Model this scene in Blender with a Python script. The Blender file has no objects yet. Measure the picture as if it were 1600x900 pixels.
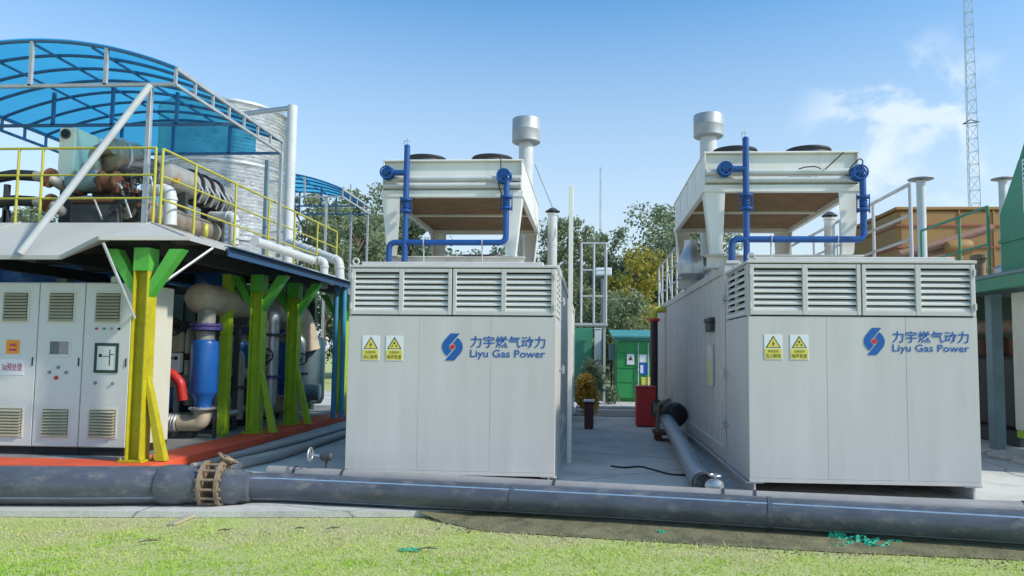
import bpy, bmesh, math, random
import numpy as np
from mathutils import Vector, Matrix, Quaternion
R = math.radians
random.seed(7)
rng = np.random.default_rng(11)
sc = bpy.context.scene
COL = sc.collection

# ------------------------------------------------------------------ camera
F_PX, PX, PY, CAM_H = 1150.0, 850.0, 468.0, 1.5
_ey = Vector((70, 82, F_PX)).normalized()
_s = 0.006
_ex = Vector((1, _s, -(70 + 82 * _s) / F_PX)).normalized()
_ez = _ex.cross(_ey)
cam_d = bpy.data.cameras.new("camera")
cam = bpy.data.objects.new("camera", cam_d)
COL.objects.link(cam)
right = Vector((_ex.x, _ey.x, _ez.x)); down = Vector((_ex.y, _ey.y, _ez.y)); fwd = Vector((_ex.z, _ey.z, _ez.z))
m = Matrix((right, -down, -fwd)).transposed().to_4x4()
m.translation = (0, 0, CAM_H)
cam.matrix_world = m
cam_d.sensor_width = 36.0
cam_d.lens = F_PX / 1600 * 36
cam_d.shift_x = -(PX - 800) / 1600
cam_d.shift_y = (PY - 450) / 1600
cam_d.clip_start = 0.1
cam_d.clip_end = 3000
sc.camera = cam

# ------------------------------------------------------------------ light and sky
SUN_EL, SUN_AZ = 38.0, 17.0         # azimuth: degrees from +X towards the viewer (-Y)
sd = bpy.data.lights.new("sun", 'SUN'); sd.energy = 2.25; sd.angle = R(3.0); sd.color = (1.0, 0.93, 0.83)
sun = bpy.data.objects.new("sun", sd); COL.objects.link(sun)
tosun = Vector((math.cos(R(SUN_AZ)) * math.cos(R(SUN_EL)), -math.sin(R(SUN_AZ)) * math.cos(R(SUN_EL)), math.sin(R(SUN_EL))))
sun.rotation_euler = tosun.to_track_quat('Z', 'Y').to_euler()
w = bpy.data.worlds.new("World"); sc.world = w; w.use_nodes = True
nt = w.node_tree; nt.nodes.clear()
N = nt.nodes.new; L = nt.links.new
out = N('ShaderNodeOutputWorld'); bg = N('ShaderNodeBackground'); bg.inputs[1].default_value = 0.15
sky = N('ShaderNodeTexSky'); sky.sky_type = 'NISHITA'; sky.sun_disc = False
sky.sun_elevation = R(SUN_EL); sky.sun_rotation = R(90 + SUN_AZ)
sky.altitude = 50; sky.air_density = 1.0; sky.dust_density = 1.2; sky.ozone_density = 2.0
# a few thin cumulus wisps low over the right-hand horizon, fixed to the sky's own direction
tc = N('ShaderNodeTexCoord')
mp = N('ShaderNodeMapping'); mp.inputs['Scale'].default_value = (10.0, 10.0, 13.0)
L(tc.outputs['Generated'], mp.inputs[0])
nz = N('ShaderNodeTexNoise'); nz.inputs['Scale'].default_value = 1.0; nz.inputs['Detail'].default_value = 9; nz.inputs['Roughness'].default_value = 0.52; nz.inputs['Distortion'].default_value = 0.35
L(mp.outputs[0], nz.inputs['Vector'])
cr = N('ShaderNodeMapRange'); cr.inputs[1].default_value = 0.46; cr.inputs[2].default_value = 0.60
cr.interpolation_type = 'SMOOTHSTEP'
L(nz.outputs['Fac'], cr.inputs[0])
def cloud_mask(dirv, lo, hi):
    d = N('ShaderNodeVectorMath'); d.operation = 'DOT_PRODUCT'; d.inputs[1].default_value = dirv
    L(tc.outputs['Generated'], d.inputs[0])
    mr = N('ShaderNodeMapRange'); mr.interpolation_type = 'SMOOTHSTEP'
    mr.inputs[1].default_value = lo; mr.inputs[2].default_value = hi
    L(d.outputs['Value'], mr.inputs[0]); return mr
cm = cloud_mask(Vector((0.3760, 0.8920, 0.2480)), 0.988, 0.998)
mu = N('ShaderNodeMath'); mu.operation = 'MULTIPLY'
L(cr.outputs[0], mu.inputs[0]); L(cm.outputs[0], mu.inputs[1])
mu2 = N('ShaderNodeMath'); mu2.operation = 'MULTIPLY'; mu2.inputs[1].default_value = 0.6
L(mu.outputs[0], mu2.inputs[0])
mx = N('ShaderNodeMix'); mx.data_type = 'RGBA'
tn = N('ShaderNodeMix'); tn.data_type = 'RGBA'; tn.blend_type = 'MULTIPLY'; tn.inputs['Factor'].default_value = 1.0
sz_ = N('ShaderNodeSeparateXYZ'); L(tc.outputs['Generated'], sz_.inputs[0])
zr = N('ShaderNodeMapRange'); zr.inputs[1].default_value = 0.12; zr.inputs[2].default_value = 0.46; L(sz_.outputs['Z'], zr.inputs[0])
tm = N('ShaderNodeMix'); tm.data_type = 'RGBA'; tm.inputs['A'].default_value = (0.80, 0.94, 0.95, 1); tm.inputs['B'].default_value = (0.47, 0.775, 0.88, 1)
L(zr.outputs[0], tm.inputs['Factor']); L(tm.outputs['Result'], tn.inputs['B']); L(sky.outputs[0], tn.inputs['A'])
# pale haze of a humid day toward the horizon
sx_ = N('ShaderNodeSeparateXYZ'); L(tc.outputs['Generated'], sx_.inputs[0])
hz = N('ShaderNodeMapRange'); hz.inputs[1].default_value = 0.03; hz.inputs[2].default_value = 0.44; hz.inputs[3].default_value = 0.92; hz.inputs[4].default_value = 0.0
L(sx_.outputs['Z'], hz.inputs[0])
hm = N('ShaderNodeMix'); hm.data_type = 'RGBA'; L(hz.outputs[0], hm.inputs['Factor']); L(tn.outputs['Result'], hm.inputs['A']); hm.inputs['B'].default_value = (2.55, 2.80, 3.00, 1)
L(mu2.outputs[0], mx.inputs['Factor']); L(hm.outputs['Result'], mx.inputs['A']); mx.inputs['B'].default_value = (3.6, 3.9, 4.2, 1)
L(mx.outputs['Result'], bg.inputs[0]); L(bg.outputs[0], out.inputs[0])
sc.view_settings.view_transform = 'Standard'; sc.view_settings.look = 'None'
sc.view_settings.exposure = 0.86; sc.view_settings.gamma = 1.0; sc.view_settings.use_curve_mapping = False
sc.render.engine = 'CYCLES'
sc.cycles.max_bounces = 8; sc.cycles.transparent_max_bounces = 16

# ------------------------------------------------------------------ helpers
def ray(px, py):
    c = Vector(((px - PX) / F_PX, (py - PY) / F_PX, 1.0))
    return Vector((_ex.dot(c), _ey.dot(c), _ez.dot(c)))
def atY(px, py, Y):
    d = ray(px, py); v = d * (Y / d.y); return Vector((v.x, v.y, v.z + CAM_H))
def atZ(px, py, Z=0.0):
    d = ray(px, py); v = d * ((Z - CAM_H) / d.z); return Vector((v.x, v.y, Z))

ORI = {}
class MB:
    def __init__(s): s.v = []; s.f = []; s.m = []
    def add(s, vs, fs, mi=0):
        o = len(s.v); s.v += [tuple(p) for p in vs]
        s.f += [tuple(i + o for i in f) for f in fs]; s.m += [mi] * len(fs)
        return s
    def hexa(s, p, mi=0):      # 8 corners: bottom ring then top ring, both counter-clockwise from above
        return s.add(p, [(3,2,1,0),(4,5,6,7),(0,1,5,4),(1,2,6,5),(2,3,7,6),(3,0,4,7)], mi)
    def box(s, x0, x1, y0, y1, z0, z1, bev=0.0, mi=0):
        x0,x1 = min(x0,x1),max(x0,x1); y0,y1 = min(y0,y1),max(y0,y1); z0,z1 = min(z0,z1),max(z0,z1)
        b = min(bev, 0.49*(x1-x0), 0.49*(y1-y0), 0.49*(z1-z0))
        if b <= 0:
            return s.hexa([(x0,y0,z0),(x1,y0,z0),(x1,y1,z0),(x0,y1,z0),(x0,y0,z1),(x1,y0,z1),(x1,y1,z1),(x0,y1,z1)], mi)
        X=(x0,x1); Y=(y0,y1); Z=(z0,z1); vs=[]; idx={}
        for i in (0,1):
            for j in (0,1):
                for k in (0,1):
                    sx = b if i==0 else -b; sy = b if j==0 else -b; sz = b if k==0 else -b
                    idx[i,j,k,0]=len(vs); vs.append((X[i],Y[j]+sy,Z[k]+sz))
                    idx[i,j,k,1]=len(vs); vs.append((X[i]+sx,Y[j],Z[k]+sz))
                    idx[i,j,k,2]=len(vs); vs.append((X[i]+sx,Y[j]+sy,Z[k]))
        fs=[]
        for i in (0,1):
            q=[idx[i,0,0,0],idx[i,1,0,0],idx[i,1,1,0],idx[i,0,1,0]]; fs.append(q if i else q[::-1])
            q=[idx[0,i,0,1],idx[1,i,0,1],idx[1,i,1,1],idx[0,i,1,1]]; fs.append(q[::-1] if i else q)
            q=[idx[0,0,i,2],idx[1,0,i,2],idx[1,1,i,2],idx[0,1,i,2]]; fs.append(q if i else q[::-1])
        for a in (0,1):
            for c in (0,1):
                fs.append([idx[a,c,0,0],idx[a,c,0,1],idx[a,c,1,1],idx[a,c,1,0]])
                fs.append([idx[a,0,c,0],idx[a,0,c,2],idx[a,1,c,2],idx[a,1,c,0]])
                fs.append([idx[0,a,c,1],idx[0,a,c,2],idx[1,a,c,2],idx[1,a,c,1]])
                for e in (0,1): fs.append([idx[a,c,e,0],idx[a,c,e,1],idx[a,c,e,2]])
        return s.add(vs, fs, mi)
    def bar(s, p0, p1, wd, ht, mi=0, up=(0,0,1)):
        p0=Vector(p0); p1=Vector(p1); d=(p1-p0).normalized(); u=Vector(up)
        if abs(d.dot(u))>0.97: u=Vector((0,1,0)) if abs(d.y)<0.9 else Vector((1,0,0))
        a=d.cross(u).normalized(); b=a.cross(d).normalized(); a*=wd/2; b*=ht/2
        return s.add([p0-a-b,p0+a-b,p0+a+b,p0-a+b,p1-a-b,p1+a-b,p1+a+b,p1-a+b],
                     [(3,2,1,0),(4,5,6,7),(0,1,5,4),(1,2,6,5),(2,3,7,6),(3,0,4,7)], mi)
    def tube(s, pts, r, seg=16, mi=0, caps=True, stripes=None):
        pts=[Vector(p) for p in pts]; n=len(pts); rs=r if isinstance(r,(list,tuple)) else [r]*n
        t0=(pts[1]-pts[0]).normalized(); u=Vector((0,0,1)) if abs(t0.z)<0.9 else Vector((0,1,0))
        a=t0.cross(u).normalized(); vs=[]; prev=t0
        for i,p in enumerate(pts):
            if i==0: t=t0
            elif i==n-1: t=(pts[-1]-pts[-2]).normalized()
            else: t=((pts[i]-pts[i-1]).normalized()+(pts[i+1]-pts[i]).normalized()).normalized()
            a=prev.rotation_difference(t)@a; prev=t; b=t.cross(a).normalized()
            for k in range(seg):
                q=2*math.pi*k/seg; vs.append(p+(a*math.cos(q)+b*math.sin(q))*rs[i])
        o=len(s.v); s.v+=[tuple(p) for p in vs]
        for i in range(n-1):
            for k in range(seg):
                k2=(k+1)%seg
                s.f.append((o+i*seg+k,o+i*seg+k2,o+(i+1)*seg+k2,o+(i+1)*seg+k))
                s.m.append(stripes.get(k,mi) if stripes else mi)
        if caps:
            s.f.append(tuple(o+k for k in range(seg))[::-1]); s.m.append(mi)
            s.f.append(tuple(o+(n-1)*seg+k for k in range(seg))); s.m.append(mi)
        return s
    def cyl(s, p0, p1, r, seg=20, mi=0): return s.tube([p0,p1], r, seg, mi)
    def lathe(s, prof, c, axis=(0,0,1), seg=32, mi=0):       # prof: (radius, height) list
        c=Vector(c); ax=Vector(axis).normalized(); q=Vector((0,0,1)).rotation_difference(ax)
        o=len(s.v)
        for (r,h) in prof:
            for k in range(seg):
                t=2*math.pi*k/seg; s.v.append(tuple(c+q@Vector((r*math.cos(t),r*math.sin(t),h))))
        for i in range(len(prof)-1):
            for k in range(seg):
                k2=(k+1)%seg; s.f.append((o+i*seg+k,o+i*seg+k2,o+(i+1)*seg+k2,o+(i+1)*seg+k)); s.m.append(mi)
        if prof[0][0]>1e-4: s.f.append(tuple(o+k for k in range(seg))[::-1]); s.m.append(mi)
        if prof[-1][0]>1e-4: s.f.append(tuple(o+(len(prof)-1)*seg+k for k in range(seg))); s.m.append(mi)
        return s
    def torus(s, c, axis, Rr, r, seg=32, sg2=8, mi=0):
        c=Vector(c); q=Vector((0,0,1)).rotation_difference(Vector(axis).normalized()); o=len(s.v)
        for i in range(seg):
            t=2*math.pi*i/seg
            for k in range(sg2):
                p=2*math.pi*k/sg2; rr=Rr+r*math.cos(p)
                s.v.append(tuple(c+q@Vector((rr*math.cos(t),rr*math.sin(t),r*math.sin(p)))))
        for i in range(seg):
            for k in range(sg2):
                i2=(i+1)%seg;k2=(k+1)%sg2
                s.f.append((o+i*sg2+k,o+i2*sg2+k,o+i2*sg2+k2,o+i*sg2+k2)); s.m.append(mi)
        return s
    def prism(s, poly, vec, mi=0):
        n=len(poly); v=Vector(vec); a=[Vector(p) for p in poly]; b=[p+v for p in a]
        return s.add(a+b,[tuple(range(n))[::-1],tuple(range(n,2*n))]+[(i,(i+1)%n,n+(i+1)%n,n+i) for i in range(n)],mi)
    def build(s, name, mats, parent=None, origin=None, label=None, smooth=True, fix=True):
        if not isinstance(mats,(list,tuple)): mats=[mats]
        o=Vector(origin) if origin is not None else (ORI[parent] if parent else Vector((0,0,0)))
        me=bpy.data.meshes.new(name)
        me.from_pydata([(p[0]-o.x,p[1]-o.y,p[2]-o.z) for p in s.v],[],s.f)
        for mt in mats: me.materials.append(mt)
        me.polygons.foreach_set('material_index', s.m)
        if fix:
            bm=bmesh.new(); bm.from_mesh(me); bmesh.ops.recalc_face_normals(bm,faces=bm.faces); bm.to_mesh(me); bm.free()
        if smooth:
            me.polygons.foreach_set('use_smooth',[True]*len(me.polygons)); me.set_sharp_from_angle(angle=R(32))
        me.update()
        ob=bpy.data.objects.new(name,me); COL.objects.link(ob); ORI[ob]=o
        if parent: ob.parent=parent
        else: ob.location=o
        if label: ob['label']=label
        return ob
def tag(o,label,cat,group=None,kind=None):
    if label: o['label']=label
    if cat: o['category']=cat
    if group: o['group']=group
    if kind: o['kind']=kind
    return o
def thing(name,label,cat,loc,group=None):
    o=bpy.data.objects.new(name,None); o.empty_display_size=0.2; COL.objects.link(o); o.location=loc; ORI[o]=Vector(loc)
    return tag(o,label,cat,group)
def struct(mb,name,mats,**k):
    o=mb.build(name,mats,**k); o['kind']='structure'; return o
def fillet(pts,r,n=6):
    pts=[Vector(p) for p in pts]; res=[pts[0]]
    for i in range(1,len(pts)-1):
        p=pts[i]; a=(pts[i-1]-p); b=(pts[i+1]-p); ang=a.angle(b)
        d=min(r/math.tan(ang/2), a.length*.49, b.length*.49) if ang<3.1 else 0
        if d<=0: res.append(p); continue
        s0=p+a.normalized()*d; s1=p+b.normalized()*d
        for k in range(n+1):
            t=k/n; res.append((s0*(1-t)*(1-t)+p*2*t*(1-t)+s1*t*t))
    res.append(pts[-1]); return res
def copy_thing(src,loc,rz=0.0,sc3=None):
    c=src.copy(); COL.objects.link(c); c.location=loc; c.rotation_euler=(0,0,rz)
    if sc3: c.scale=sc3
    for ch in list(src.children):
        d=ch.copy(); COL.objects.link(d); d.parent=c
        for g in ch.children:
            e=g.copy(); COL.objects.link(e); e.parent=d
    return c

# ------------------------------------------------------------------ materials
def srgb(r,g,b):
    f=lambda c:(c/255/12.92) if c/255<=0.04045 else ((c/255+0.055)/1.055)**2.4
    return (f(r),f(g),f(b),1)
def mat(name,col,rough=0.5,metal=0.0,var=0.10,scale=3.0,stretch=(1,1,1),dirt=None,dirt_amt=0.0,bump=0.0,bscale=60,spec=0.5,detail=6,tint=None):
    m=bpy.data.materials.new(name); m.use_nodes=True; t=m.node_tree; n=t.nodes.new; l=t.links.new
    p=t.nodes['Principled BSDF']; c=tuple(col[:3])+(1,)
    p.inputs['Roughness'].default_value=rough; p.inputs['Metallic'].default_value=metal
    p.inputs['Specular IOR Level'].default_value=spec
    tcn=n('ShaderNodeTexCoord'); mpn=n('ShaderNodeMapping'); mpn.inputs['Scale'].default_value=stretch
    l(tcn.outputs['Object'],mpn.inputs[0])
    nz=n('ShaderNodeTexNoise'); nz.inputs['Scale'].default_value=scale; nz.inputs['Detail'].default_value=detail; nz.inputs['Roughness'].default_value=0.6
    l(mpn.outputs[0],nz.inputs['Vector'])
    rp=n('ShaderNodeValToRGB'); e=rp.color_ramp.elements
    e[0].position=0.3; e[1].position=0.7
    tn=tint or (1,1,1)
    e[0].color=(c[0]*(1-var)*tn[0],c[1]*(1-var)*tn[1],c[2]*(1-var)*tn[2],1); e[1].color=(min(1,c[0]*(1+var)),min(1,c[1]*(1+var)),min(1,c[2]*(1+var)),1)
    l(nz.outputs['Fac'],rp.inputs[0]); last=rp.outputs[0]
    if dirt is not None and dirt_amt>0:
        n2=n('ShaderNodeTexNoise'); n2.inputs['Scale'].default_value=scale*2.3; n2.inputs['Detail'].default_value=8; n2.inputs['Roughness'].default_value=0.7
        m2=n('ShaderNodeMapping'); m2.inputs['Scale'].default_value=stretch; m2.inputs['Location'].default_value=(3.1,7.7,1.3)
        l(tcn.outputs['Object'],m2.inputs[0]); l(m2.outputs[0],n2.inputs['Vector'])
        mr=n('ShaderNodeMapRange'); mr.inputs[1].default_value=0.52; mr.inputs[2].default_value=0.75; mr.inputs[4].default_value=dirt_amt
        l(n2.outputs['Fac'],mr.inputs[0])
        mxx=n('ShaderNodeMix'); mxx.data_type='RGBA'; mxx.inputs['B'].default_value=tuple(dirt[:3])+(1,)
        l(mr.outputs[0],mxx.inputs['Factor']); l(last,mxx.inputs['A']); last=mxx.outputs['Result']
    l(last,p.inputs['Base Color'])
    rr=n('ShaderNodeMapRange'); rr.inputs[3].default_value=max(0,rough-0.08); rr.inputs[4].default_value=min(1,rough+0.1)
    l(nz.outputs['Fac'],rr.inputs[0]); l(rr.outputs[0],p.inputs['Roughness'])
    if bump>0:
        nb=n('ShaderNodeTexNoise'); nb.inputs['Scale'].default_value=bscale; nb.inputs['Detail'].default_value=4
        l(tcn.outputs['Object'],nb.inputs['Vector'])
        b=n('ShaderNodeBump'); b.inputs['Strength'].default_value=bump; b.inputs['Distance'].default_value=0.02
        l(nb.outputs['Fac'],b.inputs['Height']); l(b.outputs[0],p.inputs['Normal'])
    return m
M={}
M['paint']=mat('container_paint',(0.55,0.525,0.50),0.42,0,0.07,1.3,(2.2,2.2,.28),dirt=(0.44,0.43,0.39),dirt_amt=0.4,bump=0.16,bscale=2.2)
M['slat']=mat('slat_paint',(0.66,0.645,0.61),0.45,0,0.07,2.0,(.4,1,3),dirt=(0.30,0.28,0.22),dirt_amt=0.4)
M['cream']=mat('cooler_paint',(0.74,0.72,0.66),0.45,0,0.06,1.5,(1,1,.4),dirt=(0.40,0.37,0.28),dirt_amt=0.45)
M['dark']=mat('dark_gap',(0.012,0.013,0.014),0.8)  # near black: small parts, and shade painted behind louvre blades
M['dark_gray']=mat('dark_steel',(0.05,0.055,0.06),0.6,0.2)  # plain dark grey steel colour
M['steel']=mat('galvanised_steel',(0.50,0.51,0.52),0.38,0.7,0.12,6,dirt=(0.3,0.28,0.25),dirt_amt=0.3)
M['stackmet']=mat('stack_metal',(0.40,0.41,0.42),0.5,0.35,0.15,4,dirt=(0.35,0.31,0.26),dirt_amt=0.5)
M['whitepipe']=mat('white_pipe_paint',(0.55,0.56,0.55),0.4,0,0.07,3,dirt=(0.4,0.37,0.3),dirt_amt=0.4)
M['rail_white']=mat('railing_paint',(0.47,0.48,0.49),0.45,0,0.08,5,dirt=(0.35,0.30,0.24),dirt_amt=0.3)
M['blue']=mat('blue_pipe_paint',(0.010,0.075,0.27),0.35,0,0.15,5,dirt=(0.05,0.10,0.25),dirt_amt=0.3)
M['fin']=mat('radiator_fins',(0.36,0.235,0.14),0.7,0.1,0.2,3,(1,1,1),dirt=(0.12,0.08,0.05),dirt_amt=0.5)
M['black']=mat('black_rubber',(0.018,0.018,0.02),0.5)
M['hdpe']=mat('grey_black_plastic_pipe',(0.080,0.088,0.112),0.32,0,0.25,5,(.5,1,1),dirt=(0.26,0.23,0.20),dirt_amt=0.75,bump=0.12,bscale=18)
M['stripe']=mat('pale_blue_stripe',(0.20,0.30,0.42),0.5,0,0.15,12)
M['greypipe']=mat('dusty_grey_pipe',(0.29,0.275,0.27),0.5,0,0.12,4,dirt=(0.33,0.30,0.26),dirt_amt=0.5,bump=0.1,bscale=30)
M['rust']=mat('rusty_iron',(0.27,0.19,0.13),0.75,0.2,0.3,14,dirt=(0.40,0.33,0.24),dirt_amt=0.6,bump=0.3,bscale=60)
M['rustdk']=mat('dark_rust',(0.13,0.055,0.03),0.8,0.1,0.35,10,dirt=(0.05,0.03,0.02),dirt_amt=0.6,bump=0.2)
M['yellow']=mat('yellow_paint',(0.46,0.42,0.05),0.4,0,0.10,5,dirt=(0.30,0.25,0.05),dirt_amt=0.35)
M['colyel']=mat('column_yellow',(0.44,0.38,0.010),0.5,0,0.14,6,dirt=(0.20,0.15,0.03),dirt_amt=0.6,bump=.1,bscale=20)
M['lime']=mat('column_lime',(0.31,0.48,0.02),0.5,0,0.14,6,dirt=(0.14,0.17,0.03),dirt_amt=0.6,bump=.1,bscale=20)
M['green']=mat('bracket_green',(0.09,0.42,0.05),0.4,0,0.12,4,dirt=(0.04,0.15,0.05),dirt_amt=0.35)
M['membrane']=mat('awning_sheet',(0.43,0.415,0.39),0.55,0,0.06,1.4,dirt=(0.38,0.34,0.28),dirt_amt=0.35,bump=0.15,bscale=2.5)
M['fascia']=mat('fascia_blue',(0.022,0.075,0.17),0.45,0,0.15,3,dirt=(0.05,0.08,0.14),dirt_amt=0.4)
M['cab']=mat('cabinet_paint',(0.60,0.62,0.59),0.45,0,0.04,1.2,(1,1,.4),dirt=(0.44,0.42,0.36),dirt_amt=0.3)
M['cabcream']=mat('cream_cabinet_paint',(0.62,0.60,0.50),0.45,0,0.06,1.2,dirt=(0.42,0.40,0.28),dirt_amt=0.3)
M['vent']=mat('beige_vent',(0.40,0.36,0.24),0.5,0,0.1,5)
M['tan']=mat('insulated_tan',(0.50,0.42,0.31),0.5,0,0.16,3.5,dirt=(0.2,0.16,0.11),dirt_amt=0.5,bump=0.08,bscale=12)
M['tangrey']=mat('dusty_grey_tan',(0.30,0.29,0.26),0.5,0.1,0.18,3.5,dirt=(0.16,0.13,0.1),dirt_amt=0.5)
M['vessel']=mat('vessel_blue',(0.012,0.10,0.36),0.3,0,0.12,3,dirt=(0.02,0.05,0.15),dirt_amt=0.3)
M['tealsteel']=mat('teal_grey_steel',(0.16,0.24,0.27),0.5,0.1,0.15,4,dirt=(0.1,0.1,0.1),dirt_amt=0.4)
M['purple']=mat('flange_violet',(0.06,0.05,0.20),0.5,0,0.2,5)
M['red']=mat('red_paint',(0.50,0.025,0.022),0.45,0,0.15,4,dirt=(0.25,0.05,0.04),dirt_amt=0.4)
M['dkred']=mat('dark_red_paint',(0.10,0.018,0.028),0.5,0,0.2,4)
M['kerbred']=mat('red_kerb_paint',(0.66,0.085,0.03),0.65,0,0.14,2.5,dirt=(0.40,0.17,0.11),dirt_amt=0.55,bump=0.15,bscale=40)
M['ochre']=mat('ochre_paint',(0.33,0.175,0.05),0.55,0,0.14,0.7,(1,1,.5),dirt=(0.30,0.13,0.05),dirt_amt=0.55)
M['ggreen']=mat('container_green',(0.03,0.27,0.075),0.45,0,0.10,1.5,dirt=(0.03,0.14,0.06),dirt_amt=0.4)
M['dgreen']=mat('enclosure_green',(0.06,0.26,0.15),0.5,0,0.10,1.5,dirt=(0.05,0.13,0.09),dirt_amt=0.4)
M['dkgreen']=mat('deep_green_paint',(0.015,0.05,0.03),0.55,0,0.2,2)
M['teal']=mat('teal_sheet',(0.06,0.27,0.26),0.5,0,0.15,2)
M['logo']=mat('logo_blue',(0.005,0.10,0.36),0.45,0,0.02)
M['logored']=mat('logo_red',(0.62,0.015,0.015),0.45,0,0.02)
M['signwhite']=mat('sign_white',(0.72,0.74,0.75),0.4,0,0.03)
M['signyel']=mat('sign_yellow',(0.70,0.62,0.10),0.4,0,0.05)
M['signblk']=mat('sign_black',(0.04,0.045,0.02),0.5)
M['signred']=mat('sign_red_ink',(0.42,0.02,0.10),0.5)
M['orange']=mat('orange_sticker',(0.80,0.30,0.02),0.5,0,0.05)
M['screen']=mat('grey_screen',(0.10,0.13,0.13),0.15,0,0.1)
M['screenlt']=mat('pale_screen',(0.28,0.27,0.29),0.2,0,0.2,20)
M['glasspanel']=mat('diagram_panel',(0.62,0.66,0.62),0.3,0,0.05)
M['netgreen']=mat('green_net',(0.03,0.42,0.24),0.7,0,0.25,20)
M['signblue']=mat('notice_blue',(0.02,0.12,0.55),0.4)
M['tarp']=mat('blue_tarpaulin',(0.02,0.14,0.50),0.5,0,0.2,2,bump=0.3,bscale=4)
M['corr']=mat('corrugated_cladding',(0.72,0.73,0.74),0.26,0.72,0.14,1.6,(1,1,3),dirt=(0.24,0.24,0.23),dirt_amt=0.7,bump=.8,bscale=6)
M['bark']=mat('tree_bark',(0.12,0.09,0.065),0.9,0,0.3,3,(1,1,.2),bump=0.4,bscale=8)
M['soil']=mat('dark_soil',(0.15,0.135,0.07),0.95,0,0.4,6,bump=0.6,bscale=30)

M['floordk']=mat('shade_darkened_floor',(0.22,0.22,0.21),0.6,0,0.3,2.5,dirt=(0.08,0.08,0.07),dirt_amt=0.6)  # floor colour darkened to deepen the shade under the deck
M['mastgrey']=mat('mast_grey',(0.42,0.47,0.52),0.6,0,0.05)
M['framegrey']=mat('frame_grey_paint',(0.33,0.36,0.39),0.5,0,0.12,6,dirt=(.22,.15,.10),dirt_amt=.4)
M['rustred']=mat('rust_red_band',(0.28,0.085,0.045),0.7,0,0.3,6)
M['pinkbrown']=mat('pink_brown_pipe',(0.30,0.16,0.11),0.6,0,0.2,5)
M['maroonblack']=mat('maroon_black_pipe',(0.030,0.014,0.022),0.5,0,0.2,5)
M['brownmetal']=mat('dusty_brown_metal',(0.27,0.22,0.165),0.5,0.15,0.25,5,dirt=(.12,.08,.055),dirt_amt=.6,bump=.1,bscale=20)
M['boxwhite']=mat('warm_white_enamel',(0.74,0.68,0.56),0.4,0,0.06,2)
M['crumb']=mat('earth_crumbs',(0.14,0.125,0.085),0.9,0,0.4,40)
M['downblue']=mat('downpipe_blue',(0.05,0.26,0.46),0.45,0,0.12,5)
M['bluegreypipe']=mat('blue_grey_pipe',(0.24,0.27,0.32),0.4,0,0.15,4,dirt=(.30,.28,.25),dirt_amt=.5)
def concrete():
    m=bpy.data.materials.new('yard_concrete'); m.use_nodes=True; t=m.node_tree; n=t.nodes.new; l=t.links.new
    p=t.nodes['Principled BSDF']; tcn=n('ShaderNodeTexCoord')
    a=n('ShaderNodeTexNoise'); a.inputs['Scale'].default_value=0.8; a.inputs['Detail'].default_value=8; a.inputs['Roughness'].default_value=0.62
    b=n('ShaderNodeTexNoise'); b.inputs['Scale'].default_value=55; b.inputs['Detail'].default_value=3
    s=n('ShaderNodeTexNoise'); s.inputs['Scale'].default_value=1.7; s.inputs['Detail'].default_value=10; s.inputs['Roughness'].default_value=0.68
    for q in (a,b,s): l(tcn.outputs['Object'],q.inputs['Vector'])
    r1=n('ShaderNodeValToRGB'); r1.color_ramp.elements[0].position=.3; r1.color_ramp.elements[1].position=.72
    r1.color_ramp.elements[0].color=(.44,.42,.385,1); r1.color_ramp.elements[1].color=(.60,.58,.54,1)
    l(a.outputs['Fac'],r1.inputs[0])
    mr=n('ShaderNodeMapRange'); mr.inputs[1].default_value=.50; mr.inputs[2].default_value=.72; mr.inputs[4].default_value=.6
    l(s.outputs['Fac'],mr.inputs[0])
    m1=n('ShaderNodeMix'); m1.data_type='RGBA'; m1.inputs['B'].default_value=(.21,.205,.195,1)
    l(mr.outputs[0],m1.inputs['Factor']); l(r1.outputs[0],m1.inputs['A'])
    m2=n('ShaderNodeMix'); m2.data_type='RGBA'; m2.blend_type='OVERLAY'; m2.inputs['Factor'].default_value=.35
    l(m1.outputs['Result'],m2.inputs['A']); l(b.outputs['Fac'],m2.inputs['B'])
    vo=n('ShaderNodeTexVoronoi'); vo.feature='DISTANCE_TO_EDGE'; vo.inputs['Scale'].default_value=.42
    dm=n('ShaderNodeMix'); dm.data_type='VECTOR'; dm.inputs['Factor'].default_value=.16; l(tcn.outputs['Object'],dm.inputs['A']); l(s.outputs['Color'],dm.inputs['B']); l(dm.outputs['Result'],vo.inputs['Vector'])
    ck=n('ShaderNodeMapRange'); ck.inputs[1].default_value=.0; ck.inputs[2].default_value=.006; ck.inputs[3].default_value=.75; ck.inputs[4].default_value=0; l(vo.outputs['Distance'],ck.inputs[0])
    m3=n('ShaderNodeMix'); m3.data_type='RGBA'; m3.inputs['B'].default_value=(.10,.095,.09,1); l(ck.outputs[0],m3.inputs['Factor']); l(m2.outputs['Result'],m3.inputs['A'])
    l(m3.outputs['Result'],p.inputs['Base Color']); p.inputs['Roughness'].default_value=.8
    bm=n('ShaderNodeBump'); bm.inputs['Strength'].default_value=.25; bm.inputs['Distance'].default_value=.01
    l(b.outputs['Fac'],bm.inputs['Height']); l(bm.outputs[0],p.inputs['Normal'])
    return m
M['concrete']=concrete()
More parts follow.
